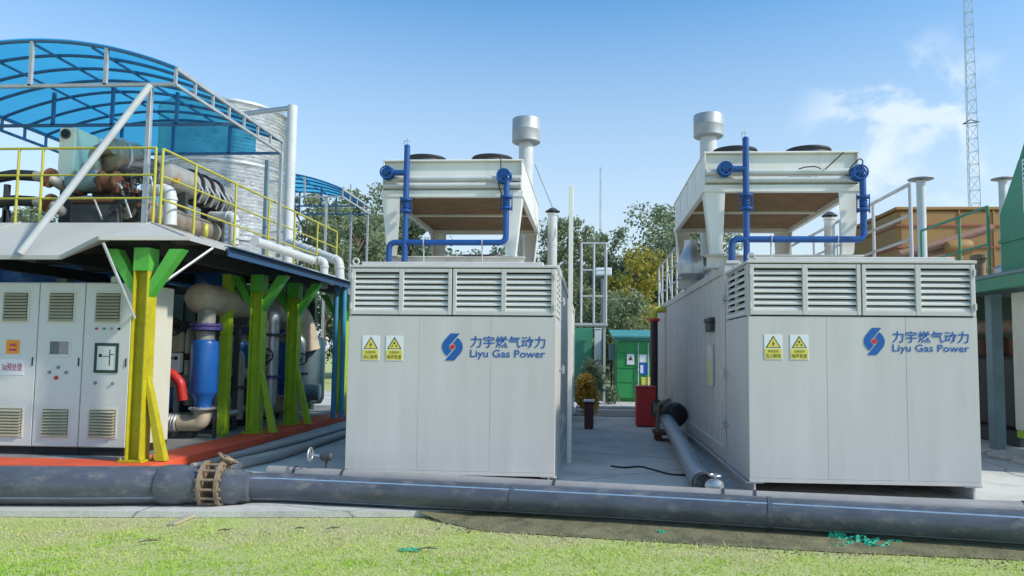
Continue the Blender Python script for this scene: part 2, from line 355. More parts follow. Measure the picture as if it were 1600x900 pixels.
def turf():
    m=bpy.data.materials.new('turf_soil'); m.use_nodes=True; t=m.node_tree; n=t.nodes.new; l=t.links.new
    p=t.nodes['Principled BSDF']; tcn=n('ShaderNodeTexCoord')
    a=n('ShaderNodeTexNoise'); a.inputs['Scale'].default_value=1.3; a.inputs['Detail'].default_value=9; a.inputs['Roughness'].default_value=.7
    l(tcn.outputs['Object'],a.inputs['Vector'])
    r1=n('ShaderNodeValToRGB'); e=r1.color_ramp.elements; e[0].position=.32; e[1].position=.7
    e[0].color=(.42,.39,.20,1); e[1].color=(.36,.44,.11,1)
    l(a.outputs['Fac'],r1.inputs[0]); l(r1.outputs[0],p.inputs['Base Color']); p.inputs['Roughness'].default_value=.95
    return m
M['turf']=turf()
def blade_mat():
    m=bpy.data.materials.new('grass_blades'); m.use_nodes=True; t=m.node_tree; n=t.nodes.new; l=t.links.new
    p=t.nodes['Principled BSDF']; g=n('ShaderNodeNewGeometry'); tcn=n('ShaderNodeTexCoord')
    a=n('ShaderNodeTexNoise'); a.inputs['Scale'].default_value=1.6; a.inputs['Detail'].default_value=8; a.inputs['Roughness'].default_value=.75
    l(tcn.outputs['Object'],a.inputs['Vector'])
    ac=n('ShaderNodeMapRange'); ac.clamp=False; ac.inputs[1].default_value=.3; ac.inputs[2].default_value=.7; ac.inputs[3].default_value=.12; ac.inputs[4].default_value=.88; l(a.outputs['Fac'],ac.inputs[0])
    sx=n('ShaderNodeSeparateXYZ'); l(tcn.outputs['Object'],sx.inputs[0])
    # lusher turf away from the slab, dry and trampled along it
    my=n('ShaderNodeMapRange'); my.inputs[1].default_value=6.9; my.inputs[2].default_value=5.0; my.inputs[3].default_value=-.40; my.inputs[4].default_value=.30
    l(sx.outputs['Y'],my.inputs[0])
    ad=n('ShaderNodeMath'); ad.operation='ADD'; l(ac.outputs[0],ad.inputs[0]); l(my.outputs[0],ad.inputs[1])
    r2=n('ShaderNodeMapRange'); r2.inputs[3].default_value=-.15; r2.inputs[4].default_value=.15; l(g.outputs['Random Per Island'],r2.inputs[0])
    a2=n('ShaderNodeMath'); a2.operation='ADD'; l(ad.outputs[0],a2.inputs[0]); l(r2.outputs[0],a2.inputs[1])
    rp=n('ShaderNodeValToRGB'); e=rp.color_ramp.elements; e[0].position=.18; e[0].color=(.62,.54,.36,1); e[1].position=.85; e[1].color=(.36,.58,.05,1)
    q=e.new(.45); q.color=(.60,.64,.20,1)
    l(a2.outputs[0],rp.inputs[0]); l(rp.outputs[0],p.inputs['Base Color']); p.inputs['Roughness'].default_value=.6; p.inputs['Specular IOR Level'].default_value=.25
    tr=n('ShaderNodeBsdfTranslucent'); l(rp.outputs[0],tr.inputs[0])
    mx=n('ShaderNodeMixShader'); mx.inputs[0].default_value=.42; o=t.nodes['Material Output']
    l(p.outputs[0],mx.inputs[1]); l(tr.outputs[0],mx.inputs[2]); l(mx.outputs[0],o.inputs[0])
    return m
M['blade']=blade_mat()
def leaf_mat(name,c0,c1,c2):
    m=bpy.data.materials.new(name); m.use_nodes=True; t=m.node_tree; n=t.nodes.new; l=t.links.new
    p=t.nodes['Principled BSDF']; g=n('ShaderNodeNewGeometry'); rp=n('ShaderNodeValToRGB'); e=rp.color_ramp.elements
    e[0].color=c0+(1,); e[1].color=c2+(1,); q=e.new(.5); q.color=c1+(1,)
    l(g.outputs['Random Per Island'],rp.inputs[0]); l(rp.outputs[0],p.inputs['Base Color']); p.inputs['Roughness'].default_value=.6
    p.inputs['Specular IOR Level'].default_value=.25
    tr=n('ShaderNodeBsdfTranslucent'); l(rp.outputs[0],tr.inputs[0]); mx=n('ShaderNodeMixShader'); mx.inputs[0].default_value=.42
    l(p.outputs[0],mx.inputs[1]); l(tr.outputs[0],mx.inputs[2]); l(mx.outputs[0],t.nodes['Material Output'].inputs[0]); return m
M['leafdk']=leaf_mat('leaf_dark',(.13,.18,.11),(.17,.22,.135),(.22,.265,.18))
M['leafmid']=leaf_mat('leaf_mid',(.19,.24,.13),(.25,.30,.165),(.31,.35,.22))
M['leafyel']=leaf_mat('leaf_yellow',(.22,.25,.05),(.40,.37,.06),(.55,.38,.08))
M['leafdry']=leaf_mat('leaf_straw',(.50,.32,.06),(.62,.42,.09),(.70,.50,.14))
def canopy_mat():
    m=bpy.data.materials.new('blue_canopy_sheet'); m.use_nodes=True; t=m.node_tree; n=t.nodes.new; l=t.links.new
    t.nodes.remove(t.nodes['Principled BSDF']); o=t.nodes['Material Output']
    tcn=n('ShaderNodeTexCoord'); nz=n('ShaderNodeTexNoise'); nz.inputs['Scale'].default_value=1.4; nz.inputs['Detail'].default_value=5
    l(tcn.outputs['Object'],nz.inputs['Vector'])
    rp=n('ShaderNodeValToRGB'); e=rp.color_ramp.elements; e[0].position=.3; e[1].position=.7
    e[0].color=(.03,.34,.58,1); e[1].color=(.06,.46,.66,1); l(nz.outputs['Fac'],rp.inputs[0])
    tp=n('ShaderNodeBsdfTransparent'); tp.inputs[0].default_value=(.16,.66,.90,1)
    tl=n('ShaderNodeBsdfTranslucent'); l(rp.outputs[0],tl.inputs[0])
    gl=n('ShaderNodeBsdfGlossy'); gl.inputs['Roughness'].default_value=.18; gl.inputs[0].default_value=(.8,.9,1,1)
    df=n('ShaderNodeBsdfDiffuse'); l(rp.outputs[0],df.inputs[0])
    a=n('ShaderNodeMixShader'); a.inputs[0].default_value=.4; l(tl.outputs[0],a.inputs[1]); l(df.outputs[0],a.inputs[2])
    b=n('ShaderNodeMixShader'); b.inputs[0].default_value=.55; l(a.outputs[0],b.inputs[1]); l(tp.outputs[0],b.inputs[2])
    c=n('ShaderNodeMixShader'); c.inputs[0].default_value=.05; l(b.outputs[0],c.inputs[1]); l(gl.outputs[0],c.inputs[2]); l(c.outputs[0],o.inputs[0])
    return m
M['canopy']=canopy_mat()

# ------------------------------------------------------------------ lettering
def text_mb(body, x0, x1, z0, z1, y, depth=0.004, embolden=0.0, mi=0, mb=None, keep=False):
    cu=bpy.data.curves.new('t','FONT'); cu.body=body; cu.size=1.0; cu.offset=embolden; cu.resolution_u=3
    ob=bpy.data.objects.new('t',cu); COL.objects.link(ob)
    dg=bpy.context.evaluated_depsgraph_get(); dg.update()
    me=bpy.data.meshes.new_from_object(ob.evaluated_get(dg))
    vs=[v.co.copy() for v in me.vertices]; fs=[tuple(p.vertices) for p in me.polygons]
    bpy.data.objects.remove(ob); bpy.data.curves.remove(cu); bpy.data.meshes.remove(me)
    ax0=min(v.x for v in vs); ax1=max(v.x for v in vs); ay0=min(v.y for v in vs); ay1=max(v.y for v in vs)
    sx=(x1-x0)/(ax1-ax0); sz=(z1-z0)/(ay1-ay0)
    mb=mb or MB()
    mb.add([(x0+(v.x-ax0)*sx, y, z0+(v.y-ay0)*sz) for v in vs], fs, mi)
    return mb

# ================================================================== GROUND
g=MB()
S=900
g.add([(-S,-60,-.06),(S,-60,-.06),(S,S,-.06),(-S,S,-.06)],[(0,1,2,3)])
struct(g,'ground',M['turf'],smooth=False)
# concrete yard, slightly raised, with an uneven front edge
front=[(-40,5.5),(-12,6.1),(-9,6.3),(-5.4,6.52),(-3.6,6.68),(-1.9,6.88),(-1.3,6.98),(-.9,6.95),(0.4,6.72),(2,6.46),(3.5,6.18),(6,5.7),(12,4.5),(40,-1)]
g=MB(); poly=[(x,y,-.055) for x,y in front]+[(40,26,-.055),(-40,26,-.055)]
g.prism(poly,(0,0,.055)); struct(g,'yard_pavement',M['concrete'],smooth=False)
# red painted kerb round the left-hand equipment plinth
g=MB(); g.box(-16,-5.64,8.86,18,0.004,.118); struct(g,'plinth_floor',M['floordk'])
g=MB(); g.box(-16,-5.12,8.40,8.855,0.004,.12,.012); g.box(-5.635,-5.12,8.862,17.6,0.004,.12,.012)
struct(g,'kerb',M['kerbred'])
def front_y(x):
    xs=[p[0] for p in front]; ys=[p[1] for p in front]; return np.interp(x,xs,ys)
# dark soil strip right of the slab's broken edge
g=MB(); pts=[(-1.6,6.90),(-.9,6.90),(0.4,6.70),(2,6.44),(3.5,6.16),(6,5.68),(10,4.9)]
lo=[(-1.3,6.72),(-.9,6.45),(0.4,6.25),(2,6.05),(3.5,5.95),(6,5.5),(10,4.8)]
vs=[(x,front_y(x)-.004,-.001) for x,y in pts]+[(x,y,-.052) for x,y in lo]; n=len(pts)
g.add(vs,[(n+i,n+i+1,i+1,i) for i in range(n-1)]); struct(g,'bare_soil',M['soil'],smooth=False,fix=False)

# grass blades: one uncountable mass
nb=190000
bx=rng.uniform(-8.5,7.5,nb); by=rng.uniform(3.3,7.1,nb)
edge=front_y(bx)-np.where(bx>-1.2,np.clip(.31-.14*(bx+.1),.03,.31)*np.clip((bx+1.2)*2.5,0,1)+.05*np.sin(bx*5.1)+.03*np.sin(bx*13),0.0)
pn=.5+.5*np.sin(bx*2.3+np.sin(by*3.1)*1.7)*np.sin(by*4.7+bx*1.1)
dens=np.where(by>edge-.12,.25,np.where(by>edge-.3,.55,1.0))*np.where(pn>.8,.45,1.0)
keep=((by<edge)&(rng.random(nb)<dens))|((by<front_y(bx)-.03)&(rng.random(nb)<.45*np.exp(-np.clip(by-edge,0,1)/.07)))
bx=bx[keep]; by=by[keep]; nb=len(bx)
h=rng.uniform(.006,.024,nb)*np.where(by>front_y(bx)-.5,.8,1.0); h*=.55+.9*(.5+.5*np.sin(bx*6.1+2*np.sin(by*5.3))*np.sin(by*8.7+1.5*np.sin(bx*4.1)))**1.3
tall=rng.random(nb)<.012; h=np.where(tall,h*rng.uniform(1.8,3.2,nb),h)
wd=rng.uniform(.003,.008,nb); th=rng.uniform(0,2*np.pi,nb); ln=rng.uniform(.2,1.1,nb)*h; la=rng.uniform(0,2*np.pi,nb)
co=np.zeros((nb,3,3)); z0=-.058
co[:,0,0]=bx-np.cos(th)*wd; co[:,0,1]=by-np.sin(th)*wd; co[:,0,2]=z0
co[:,1,0]=bx+np.cos(th)*wd; co[:,1,1]=by+np.sin(th)*wd; co[:,1,2]=z0
co[:,2,0]=bx+np.cos(la)*ln; co[:,2,1]=by+np.sin(la)*ln; co[:,2,2]=z0+h
def mesh_from_arrays(name,co,nper):
    nf=co.shape[0]; me=bpy.data.meshes.new(name); me.vertices.add(nf*nper); me.vertices.foreach_set('co',co.reshape(-1).astype(np.float32))
    me.loops.add(nf*nper); me.loops.foreach_set('vertex_index',np.arange(nf*nper,dtype=np.int32))
    me.polygons.add(nf); me.polygons.foreach_set('loop_start',np.arange(0,nf*nper,nper,dtype=np.int32)); me.update(calc_edges=True); me.validate(); return me
me=mesh_from_arrays('grass',co,3); me.materials.append(M['blade'])
go=bpy.data.objects.new('grass',me); COL.objects.link(go); tag(go,'short yellow green turf along the front of the yard','grass',kind='stuff')

ns=2600; sx_=rng.uniform(-1.4,7,ns); sy_=front_y(sx_)-rng.random(ns)**1.5*.55-.01; sr=rng.uniform(.002,.010,ns)
sco=np.zeros((ns*4,3,3))
for i_ in range(4):
    a0,a1=i_*np.pi/2,(i_+1)*np.pi/2
    for v_,(aa,zz) in enumerate(((a0,0),(a1,0),(0,1))):
        sco[i_::4,v_,0]=sx_+(np.cos(aa)*sr*1.3 if zz==0 else 0); sco[i_::4,v_,1]=sy_+(np.sin(aa)*sr if zz==0 else 0); sco[i_::4,v_,2]=-.056+(sr*1.1 if zz else 0)+.05*np.clip(1-(front_y(sx_)-sy_)/.3,0,1)
me=mesh_from_arrays('gravel',sco,3); me.materials.append(M['crumb'])
o=bpy.data.objects.new('gravel',me); COL.objects.link(o); tag(o,'loose crumbs of concrete and soil under the gas main','gravel',kind='stuff')

# ================================================================== GENERATOR CONTAINERS
def slats(mb,x0,x1,yf,z0,z1,n,mi=0,axis='x'):
    # outward-tilted blades; axis 'x': blades run along x on a face looking to -y; axis 'y': run along y on a face looking to -x/+x (sign in yf tuple)
    p=(z1-z0)/n
    for i in range(n):
        zb=z0+i*p
        prof=[(0.0,zb),(0.006,zb-.002),(.045,zb+p*.74),(.036,zb+p*.79),(0.0,zb+.02)]
        if axis=='x': mb.prism([(x0,yf+a,b) for a,b in prof],(x1-x0,0,0),mi)
        else:
            xf,sg=yf; mb.prism([(xf+sg*a,x0,b) for a,b in prof],(0,x1-x0,0),mi)
def sign_part(parent,x0,x1,z0,z1,y,kind):
    s=MB(); s.box(x0,x1,y-.004,y,z0,z1,.0015); p=s.build('warning_sign',M['signwhite'],parent,label='yellow and white warning sign with '+('a lightning bolt' if kind=='bolt' else 'a head and ears symbol'))
    W=x1-x0; H=z1-z0; yy=y-.0045
    b=MB(); b.box(x0+.03*W,x1-.03*W,yy-.001,yy,z0+.03*H,z0+.43*H); b.build('yellow_panel',M['signyel'],p)
    cx=(x0+x1)/2
    def tri(sc,dy): return [(cx-sc*.42*W,dy,z0+.47*H+(1-sc)*.12*H),(cx+sc*.42*W,dy,z0+.47*H+(1-sc)*.12*H),(cx,dy,z0+.47*H+(1-sc)*.12*H+sc*.49*H)]
    t=MB(); t.prism(tri(1,yy-.001),(0,.001,0)); t.build('triangle_border',M['signblk'],p)
    t=MB(); t.prism(tri(.80,yy-.003),(0,.001,0)); t.build('triangle',M['signyel'],p)
    k=MB(); yk=yy-.005
    zc=z0+.62*H
    if kind=='bolt':
        k.prism([(cx+.03*W,yk,zc+.14*H),(cx-.07*W,yk,zc-.01*H),(cx,yk,zc),(cx-.03*W,yk,zc-.12*H),(cx+.08*W,yk,zc+.05*H),(cx+.01*W,yk,zc+.03*H)],(0,.001,0))
        l1,l2='有电危险','当心触电'
    else:
        k.prism([(cx+.06*W*math.cos(a),yk,zc+.09*H+.045*H*math.sin(a)) for a in [i*math.pi/5 for i in range(10)]],(0,.001,0))
        for sg in (-1,1):
            k.prism([(cx+sg*.08*W,yk,zc+.03*H),(cx+sg*.15*W,yk,zc-.01*H),(cx+sg*.15*W,yk,zc-.08*H),(cx+sg*.11*W,yk,zc-.08*H),(cx+sg*.09*W,yk,zc-.02*H)],(0,.001,0))
        l1,l2='注意防护','噪声有害'
    k.build('symbol',M['signblk'],p)
    m_=text_mb(l1,x0+.2*W,x1-.2*W,z0+.28*H,z0+.39*H,yy-.003); text_mb(l2,x0+.09*W,x1-.09*W,z0+.07*H,z0+.24*H,yy-.003,mb=m_)
    m_.build('sign_lettering',M['signblk'],p,smooth=False,fix=False)
def emblem(parent,x0,x1,z0,z1,y,t0,t1,zz0,zz1,zl0,zl1):
    def cv(u,v): return (x0+(u-88)/(370-88)*(x1-x0), y-.004, z1-(v-62)/(436-62)*(z1-z0))
    sh=[(200,62),(325,62),(214,199)]
    for a in (110,135,160,180,200,225,250): sh.append((228+46*math.cos(R(a)),248-46*math.sin(R(a))))
    sh+=[(222,298),(160,375),(128,348),(106,315),(92,280),(88,248),(92,212),(106,178),(130,145)]
    k=MB(); k.prism([cv(*q) for q in sh],(0,.003,0)); k.prism([cv(456-a,498-b) for a,b in sh],(0,.003,0))
    e=k.build('emblem',M['logo'],parent,smooth=False)
    d=MB(); d.prism([cv(228+33*math.cos(i*math.pi/12),249+33*math.sin(i*math.pi/12)) for i in range(24)],(0,.003,0)); d.build('emblem_dot',M['logored'],e,smooth=False)
    t=text_mb('力宇燃气动力',t0,t1,zz0,zz1,y-.003,embolden=.012)
    t.build('chinese_lettering',M['logo'],parent,smooth=False,fix=False)
    t=text_mb('Liyu Gas Power',t0,t1,zl0,zl1,y-.003,embolden=.012)
    t.build('latin_lettering',M['logo'],parent,smooth=False,fix=False)

def generator_container(label,ox,oy,W,signs,logo,ZB,BL=9.7):
    t=thing('generator_container',label,'container',(ox,oy,0),'gas generator containers')
    X=lambda x:ox+x; Y=lambda y:oy+y
    ZT,D=2.50,1.28
    PN,SL=M['paint'],M['slat']
    # --- skid beams
    for sx in (.03,W-.10):
        b=MB(); x=X(sx)
        b.box(x-.06,x+.12,Y(.02),Y(D+BL),.004,.016); b.box(x-.06,x+.12,Y(.02),Y(D+BL),ZB-.026,ZB-.014); b.box(x+.02,x+.04,Y(.02),Y(D+BL),.0165,ZB-.0265)
        b.build('skid_beam',PN,t)
    # --- intake box: shell of plates round an empty inside, front skinned in three panels with fine joints
    b=MB()
    b.box(X(0),X(W),Y(.005),Y(D),ZB,1.90,.003)                    # lower body
    b.box(X(0),X(.035),Y(.012),Y(.10),1.903,ZT-.035,.004); b.box(X(W-.035),X(W),Y(.012),Y(.10),1.903,ZT-.035,.004)
    b.box(X(0),X(.035),Y(D-.12),Y(D),1.903,ZT-.035,.004); b.box(X(W-.035),X(W),Y(D-.12),Y(D),1.903,ZT-.035,.004)
    b.box(X(-.012),X(W+.012),Y(-.012),Y(D),ZT-.032,ZT,.006)       # roof plate
    b.box(X(.10),X(W-.16),Y(.10),Y(D),ZT+.002,ZT+.05,.008)        # stepped roof
    b.box(X(.05),X(W-.05),Y(.062),Y(.07),1.903,ZT-.036,mi=1)      # dark sheet standing in for the shade behind the blades
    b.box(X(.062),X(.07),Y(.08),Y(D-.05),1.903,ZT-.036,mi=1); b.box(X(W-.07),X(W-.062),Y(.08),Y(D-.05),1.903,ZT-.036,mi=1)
    b.box(X(.0),X(W),Y(.0),Y(.012),ZB-.012,ZB+.03,.003)           # bottom lip
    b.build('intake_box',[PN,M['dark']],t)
    c1,c2=W*.345,W*.69
    zs=.83
    for a,bq in ((.004,c1-.0014),(c1+.0014,c2-.0014),(c2+.0014,W-.004)):
        p=MB(); p.box(X(a),X(bq),Y(0),Y(.0046),ZB+.033,1.90,.0015)
        p.build('front_panel',PN,t)
    # --- louvred doors
    for k in (0,1):
        a=.022+k*(W/2-.012); c=a+W/2-.026
        f=MB(); z0,z1=1.915,ZT-.045; fw=.042; mid=(a+c)/2
        for q0,q1 in ((a,a+fw),(mid-.028,mid+.028),(c-fw,c)): f.box(X(q0),X(q1),Y(-.012),Y(.03),z0,z1,.004)
        for w0,w1 in ((a+fw+.0005,mid-.0285),(mid+.0285,c-fw-.0005)):
            f.box(X(w0),X(w1),Y(-.010),Y(.028),z0,z0+.045,.003); f.box(X(w0),X(w1),Y(-.010),Y(.028),z1-.04,z1,.003)
        fo=f.build('louvre_door',PN,t)
        s=MB()
        for w0,w1 in ((a+fw,mid-.028),(mid+.028,c-fw)): slats(s,X(w0+.001),X(w1-.001),Y(.004),z0+.047,z1-.042,7)
        s.build('louvre_blades',SL,fo)
        hg=MB(); hx=a+.004 if k==0 else c-.004
        for zz in (z0+.06,z1-.12): hg.box(X(hx-.012),X(hx+.012),Y(-.026),Y(-.012),zz,zz+.07,.003)
        hg.build('hinge',PN,fo)
    # --- side louvres
    for sg,xf in ((1,X(-.006)),(-1,X(W+.006))):
        f=MB(); z0,z1=1.915,ZT-.045
        ym=(.10+D-.12)/2
        xa,xb=(xf,xf+.04*sg)
        for q0,q1 in ((.102,.135),(ym-.02,ym+.02),(D-.155,D-.122)): f.box(xa,xb,Y(q0),Y(q1),z0,z1,.003)
        for q0,q1 in ((z0,z0+.018),(z1-.009,z1)): f.box(xa+sg*.002,xb-sg*.002,Y(.13),Y(D-.15),q0,q1)
        fo=f.build('side_louvre',PN,t)
        s=MB()
        for w0,w1 in ((.136,ym-.021),(ym+.021,D-.156)): slats(s,Y(w0),Y(w1),(xf+sg*.002,sg),z0+.02,z1-.01,7,axis='y')
        s.build('louvre_blades',SL,fo)
        # latches holding the box on the body
        xs=X(0) if sg>0 else X(W)
        for zz in (.62,1.25,2.15):
            l_=MB(); l_.box(xs-sg*.028,xs-sg*.002,Y(D-.14),Y(D+.10),zz,zz+.03,.004); l_.box(xs-sg*.045,xs-sg*.030,Y(D-.03),Y(D+.04),zz-.045,zz+.075,.005)
            l_.cyl((xs-sg*.05,Y(D+.01),zz-.03),(xs-sg*.05,Y(D+.01),zz+.06),.012,8); l_.build('latch',M['steel'],t)
    # --- corrugated container body
    y0,y1,zt=D+.085,D+BL,2.62
    b=MB()
    for xs,sg in ((0.0,1),(W,-1)):
        pts=[]; y=y0+.12; ph=[(0,0),(.07,0),(.105,.036),(.175,.036),(.21,0)]
        while y<y1-.33:
            for dy,dx in ph[:4]: pts.append((xs+sg*(.022+dx),y+dy))
            y+=.21
        pts.append((xs+sg*.022,y)); pts.append((xs+sg*.022,y1-.12))
        for i in range(len(pts)-1):
            (xa,ya),(xb,yb)=pts[i],pts[i+1]
            b.add([(X(xa),Y(ya),.34),(X(xb),Y(yb),.34),(X(xb),Y(yb),zt-.11),(X(xa),Y(ya),zt-.11)],[(0,1,2,3)])
        for ya,yb in ((y0,y0+.12),(y1-.12,y1)): b.box(X(min(xs,xs+sg*.11)),X(max(xs,xs+sg*.11)),Y(ya),Y(yb),ZB,zt,.008)   # corner posts
        xq=sorted((xs+sg*.002,xs+sg*.08))
        b.box(X(xq[0]),X(xq[1]),Y(y0+.121),Y(y1-.121),zt-.11,zt,.008); b.box(X(xq[0]),X(xq[1]),Y(y0+.121),Y(y1-.121),ZB,.34,.008)
    b.box(X(.085),X(W-.085),Y(y0+.01),Y(y1-.01),zt-.045,zt-.02)      # roof
    b.box(X(.111),X(W-.111),Y(y0),Y(y0+.08),ZB,zt-.05,.004); b.box(X(.111),X(W-.111),Y(y1-.08),Y(y1),ZB,zt-.05,.004)
    b.box(X(.111),X(W-.111),Y(y0-.002),Y(y0+.10),zt-.048,zt+.02,.006)
    for xs in (.02,W-.19): b.box(X(xs),X(xs+.17),Y(y0-.015),Y(y0+.15),zt+.001,zt+.045,.008)   # corner castings
    b.build('container_body',PN,t)
    gk=MB(); gk.box(X(.03),X(W-.03),Y(D),Y(y0-.001),ZB+.1,ZT-.08); gk.build('gap_filler',M['black'],t)  # black filler put in for the dark slit between box and body
    lg=MB(); lg.torus((X(.05),Y(.05),ZT+.045),(0,1,0),.035,.012,16,6); lg.build('lifting_eye',M['rail_white'],t)
    for (a,bq,z0,z1),kd in zip(signs,('bolt','ear')): sign_part(t,X(a),X(bq),z0,z1,Y(0)-.001,kd)
    a,bq,z0,z1,t0,t1,c0,c1_,l0,l1=logo
    emblem(t,X(a),X(bq),z0,z1,Y(0)-.001,X(t0),X(t1),c0,c1_,l0,l1)
    return t
LX,LY,LW=-2.82,8.50,2.44
RX,RY,RW=1.69,7.95,2.36
gl=generator_container('pale grey generator container between the pipe shelter and the narrow alley',LX,LY,LW,
    [(.17,.375,1.375,1.665),(.45,.655,1.375,1.665)],(1.115,1.36,1.385,1.70,1.445,2.32,1.535,1.675,1.40,1.515),.085)
gr=generator_container('pale grey generator container with corrugated flank showing, beside the ochre tanks',RX,RY,RW,
    [(.165,.355,1.44,1.705),(.435,.625,1.44,1.705)],(1.20,1.415,1.50,1.785,1.49,2.27,1.63,1.755,1.515,1.615),.168)
# fittings on the visible flank of the right container
p=MB(); p.box(RX-.045,RX+.02,RY+2.2,RY+2.75,1.93,1.99,.005); p.box(RX-.03,RX+.02,RY+2.25,RY+2.7,1.80,1.925,.004); p.build('side_vent',M['dark_gray'],gr)
p=MB(); p.box(RX-.02,RX+.02,RY+2.3,RY+2.62,1.05,1.62,.006); p.build('control_hatch',M['slat'],gr)
p=MB(); p.box(RX-.024,RX-.0205,RY+2.36,RY+2.56,1.08,1.40); p.build('hatch_label',M['signyel'],gr)

# ================================================================== COOLERS ON THE ROOFS
def fan(parent,c):
    f=MB(); f.lathe([(.31,0),(.295,.11),(.28,.11),(.28,.0)],c,seg=36)
    f.build('fan_shroud',M['dark_gray'],parent)
    gq=MB(); z=c[2]+.185
    for rr in (.10,.15,.20,.25): gq.torus((c[0],c[1],z-.04*(rr/.25)**2),(0,0,1),rr,.007,28,5)
    gq.torus((c[0],c[1],c[2]+.125),(0,0,1),.29,.028,36,6)
    for k in range(8):
        a=k*math.pi/4; gq.bar((c[0],c[1],z),(c[0]+.29*math.cos(a),c[1]+.29*math.sin(a),c[2]+.13),.016,.016)
    gq.cyl((c[0],c[1],z-.03),(c[0],c[1],z+.012),.09,16)
    gq.build('fan_guard',M['black'],parent)
def cooler(label,x0,x1,y0,y1,zb,zbeam,zt,side):
    """x0..x1 width, y0..y1 length; feet at zb, beam zbeam..+.1, coil box to zt"""
    t=thing('dry_cooler',label,'cooler',((x0+x1)/2,(y0+y1)/2,zb),'dry coolers on the generator roofs')
    C=M['cream']; zc=zbeam+.10
    # legs taper from head to foot
    for sx,xx in ((1,x0),(-1,x1)):
        for sy,yy in ((1,y0),(-1,y1)):
            l_=MB(); wt,wb,d=.27,.14,.10
            xo_t=xx+sx*.0; xo_b=xx+sx*.09
            pts=[(xo_b,zb+.012),(xo_b+sx*wb,zb+.012),(xo_t+sx*wt,zbeam-.002),(xo_t,zbeam-.002)]
            l_.prism([(a,yy,b) for a,b in pts],(0,sy*.012,0)); 
            l_.prism([(pts[0][0],yy+sy*.013,pts[0][1]),(pts[0][0]+sx*.012,yy+sy*.013,pts[0][1]),(pts[3][0]+sx*.012,yy+sy*.013,pts[3][1]),(pts[3][0],yy+sy*.013,pts[3][1])],(0,sy*.20,0))
            l_.box(xo_b-.03,xo_b+sx*wb+sx*.03,yy-.02,yy+sy*.2,zb,zb+.0115)
            l_.build('leg',C,t)
    f=MB()
    for yy in (y0,y1): 
        s=1 if yy==y0 else -1
        f.box(x0-.02,x1+.02,yy-.012*s,yy+.07*s,zbeam,zc-.001,.008)
    f.box(x0-.02,x0+.05,y0+.072,y1-.072,zbeam,zc-.001,.008); f.box(x1-.05,x1+.02,y0+.072,y1-.072,zbeam,zc-.001,.008)
    f.build('base_frame',C,t)
    b=MB(); th=.02
    b.box(x0,x0+th,y0+.03,y1-.03,zc,zt-.03,.004); b.box(x1-th,x1,y0+.03,y1-.03,zc,zt-.03,.004)
    b.box(x0+.021,x1-.021,y0+.05,y0+.07,zc,zt-.03,.004); b.box(x0+.021,x1-.021,y1-.07,y1-.05,zc,zt-.03,.004)
    b.box(x0-.012,x1+.012,y0+.0,y1-.0,zt-.028,zt,.008)
    b.box(x0,x0+.02,y0+.002,y0+.029,zc,zt-.03,.003); b.box(x1-.02,x1,y0+.002,y0+.029,zc,zt-.03,.003)
    n=4
    for k in range(1,n):
        yk=y0+(y1-y0)*k/n
        for xx,sg in ((x0,-1),(x1,1)): b.box(min(xx,xx+sg*.006),max(xx,xx+sg*.006),yk-.012,yk+.012,zc+.01,zt-.04)
    b.build('coil_housing',C,t)
    fn=MB(); fn.box(x0+.03,x1-.03,y0+.08,y1-.08,zc+.012,zc+.03)
    k=y0+.09
    while k<y1-.1:
        fn.box(x0+.031,x1-.031,k,k+.008,zc-.03,zc+.0115); k+=.028
    fn.build('coil_fins',M['fin'],t)
    yk=(y0+y1)/2; MB().box(x0+.052,x1-.052,yk-.02,yk+.02,zbeam+.03,zc-.032,.004).build('cross_beam',C,t)
    for zz in (zc+.065,zc+.165):
        h=MB(); h.cyl((x0+.03,y0-.012,zz),(x1-.03,y0-.012,zz),.043,18); 
        for xe in (x0+.028,x1-.028): h.lathe([(.044,-.012),(.047,0),(.044,.012)],(xe,y0-.012,zz),(1,0,0),18)
        h.build('header_pipe',M['whitepipe'],t)
    for fx in (.25,.75):
        for fy in (.16,.5,.84): fan(t,(x0+(x1-x0)*fx,y0+(y1-y0)*fy,zt+.002))
    return t
CRX0,CRX1,CRY=1.52,3.53,9.75
CLX0,CLX1,CLY=-2.98,-.96,10.30
DZ=.08
cooler('white dry cooler with drum stack rising at its near left corner, over the corrugated flank',CRX0,CRX1,CRY,CRY+3.4,2.80,3.63,4.18,1)
cooler('white dry cooler with drum stack rising at its right rear, above the alley',CLX0,CLX1,CLY,CLY+3.4,2.84,3.69,4.24,-1)
# roof beams the coolers stand on
def roof_beam(label,x0,x1,y,z0,z1):
    b=MB()
    for yy in (y,y+3.2):
        b.box(x0-.04,x1+.04,yy,yy+.2,z0+.001,z0+.012); b.box(x0-.04,x1+.04,yy,yy+.2,z1-.012,z1-.001); b.box(x0-.02,x1+.02,yy+.09,yy+.11,z0+.0125,z1-.0125)
    for xx in (x0+.3,x1-.4): b.box(xx,xx+.1,y+.202,y+3.198,z0+.02,z1-.02)
    o=b.build('roof_frame',M['cream'],origin=((x0+x1)/2,y,z0)); tag(o,label,'support frame')
roof_beam('low white steel frame carrying the cooler over the corrugated flank',CRX0+.06,CRX1,CRY,2.622,2.80)
roof_beam('low white steel frame carrying the cooler beside the alley',CLX0+.06,CLX1,CLY,2.622,2.84)

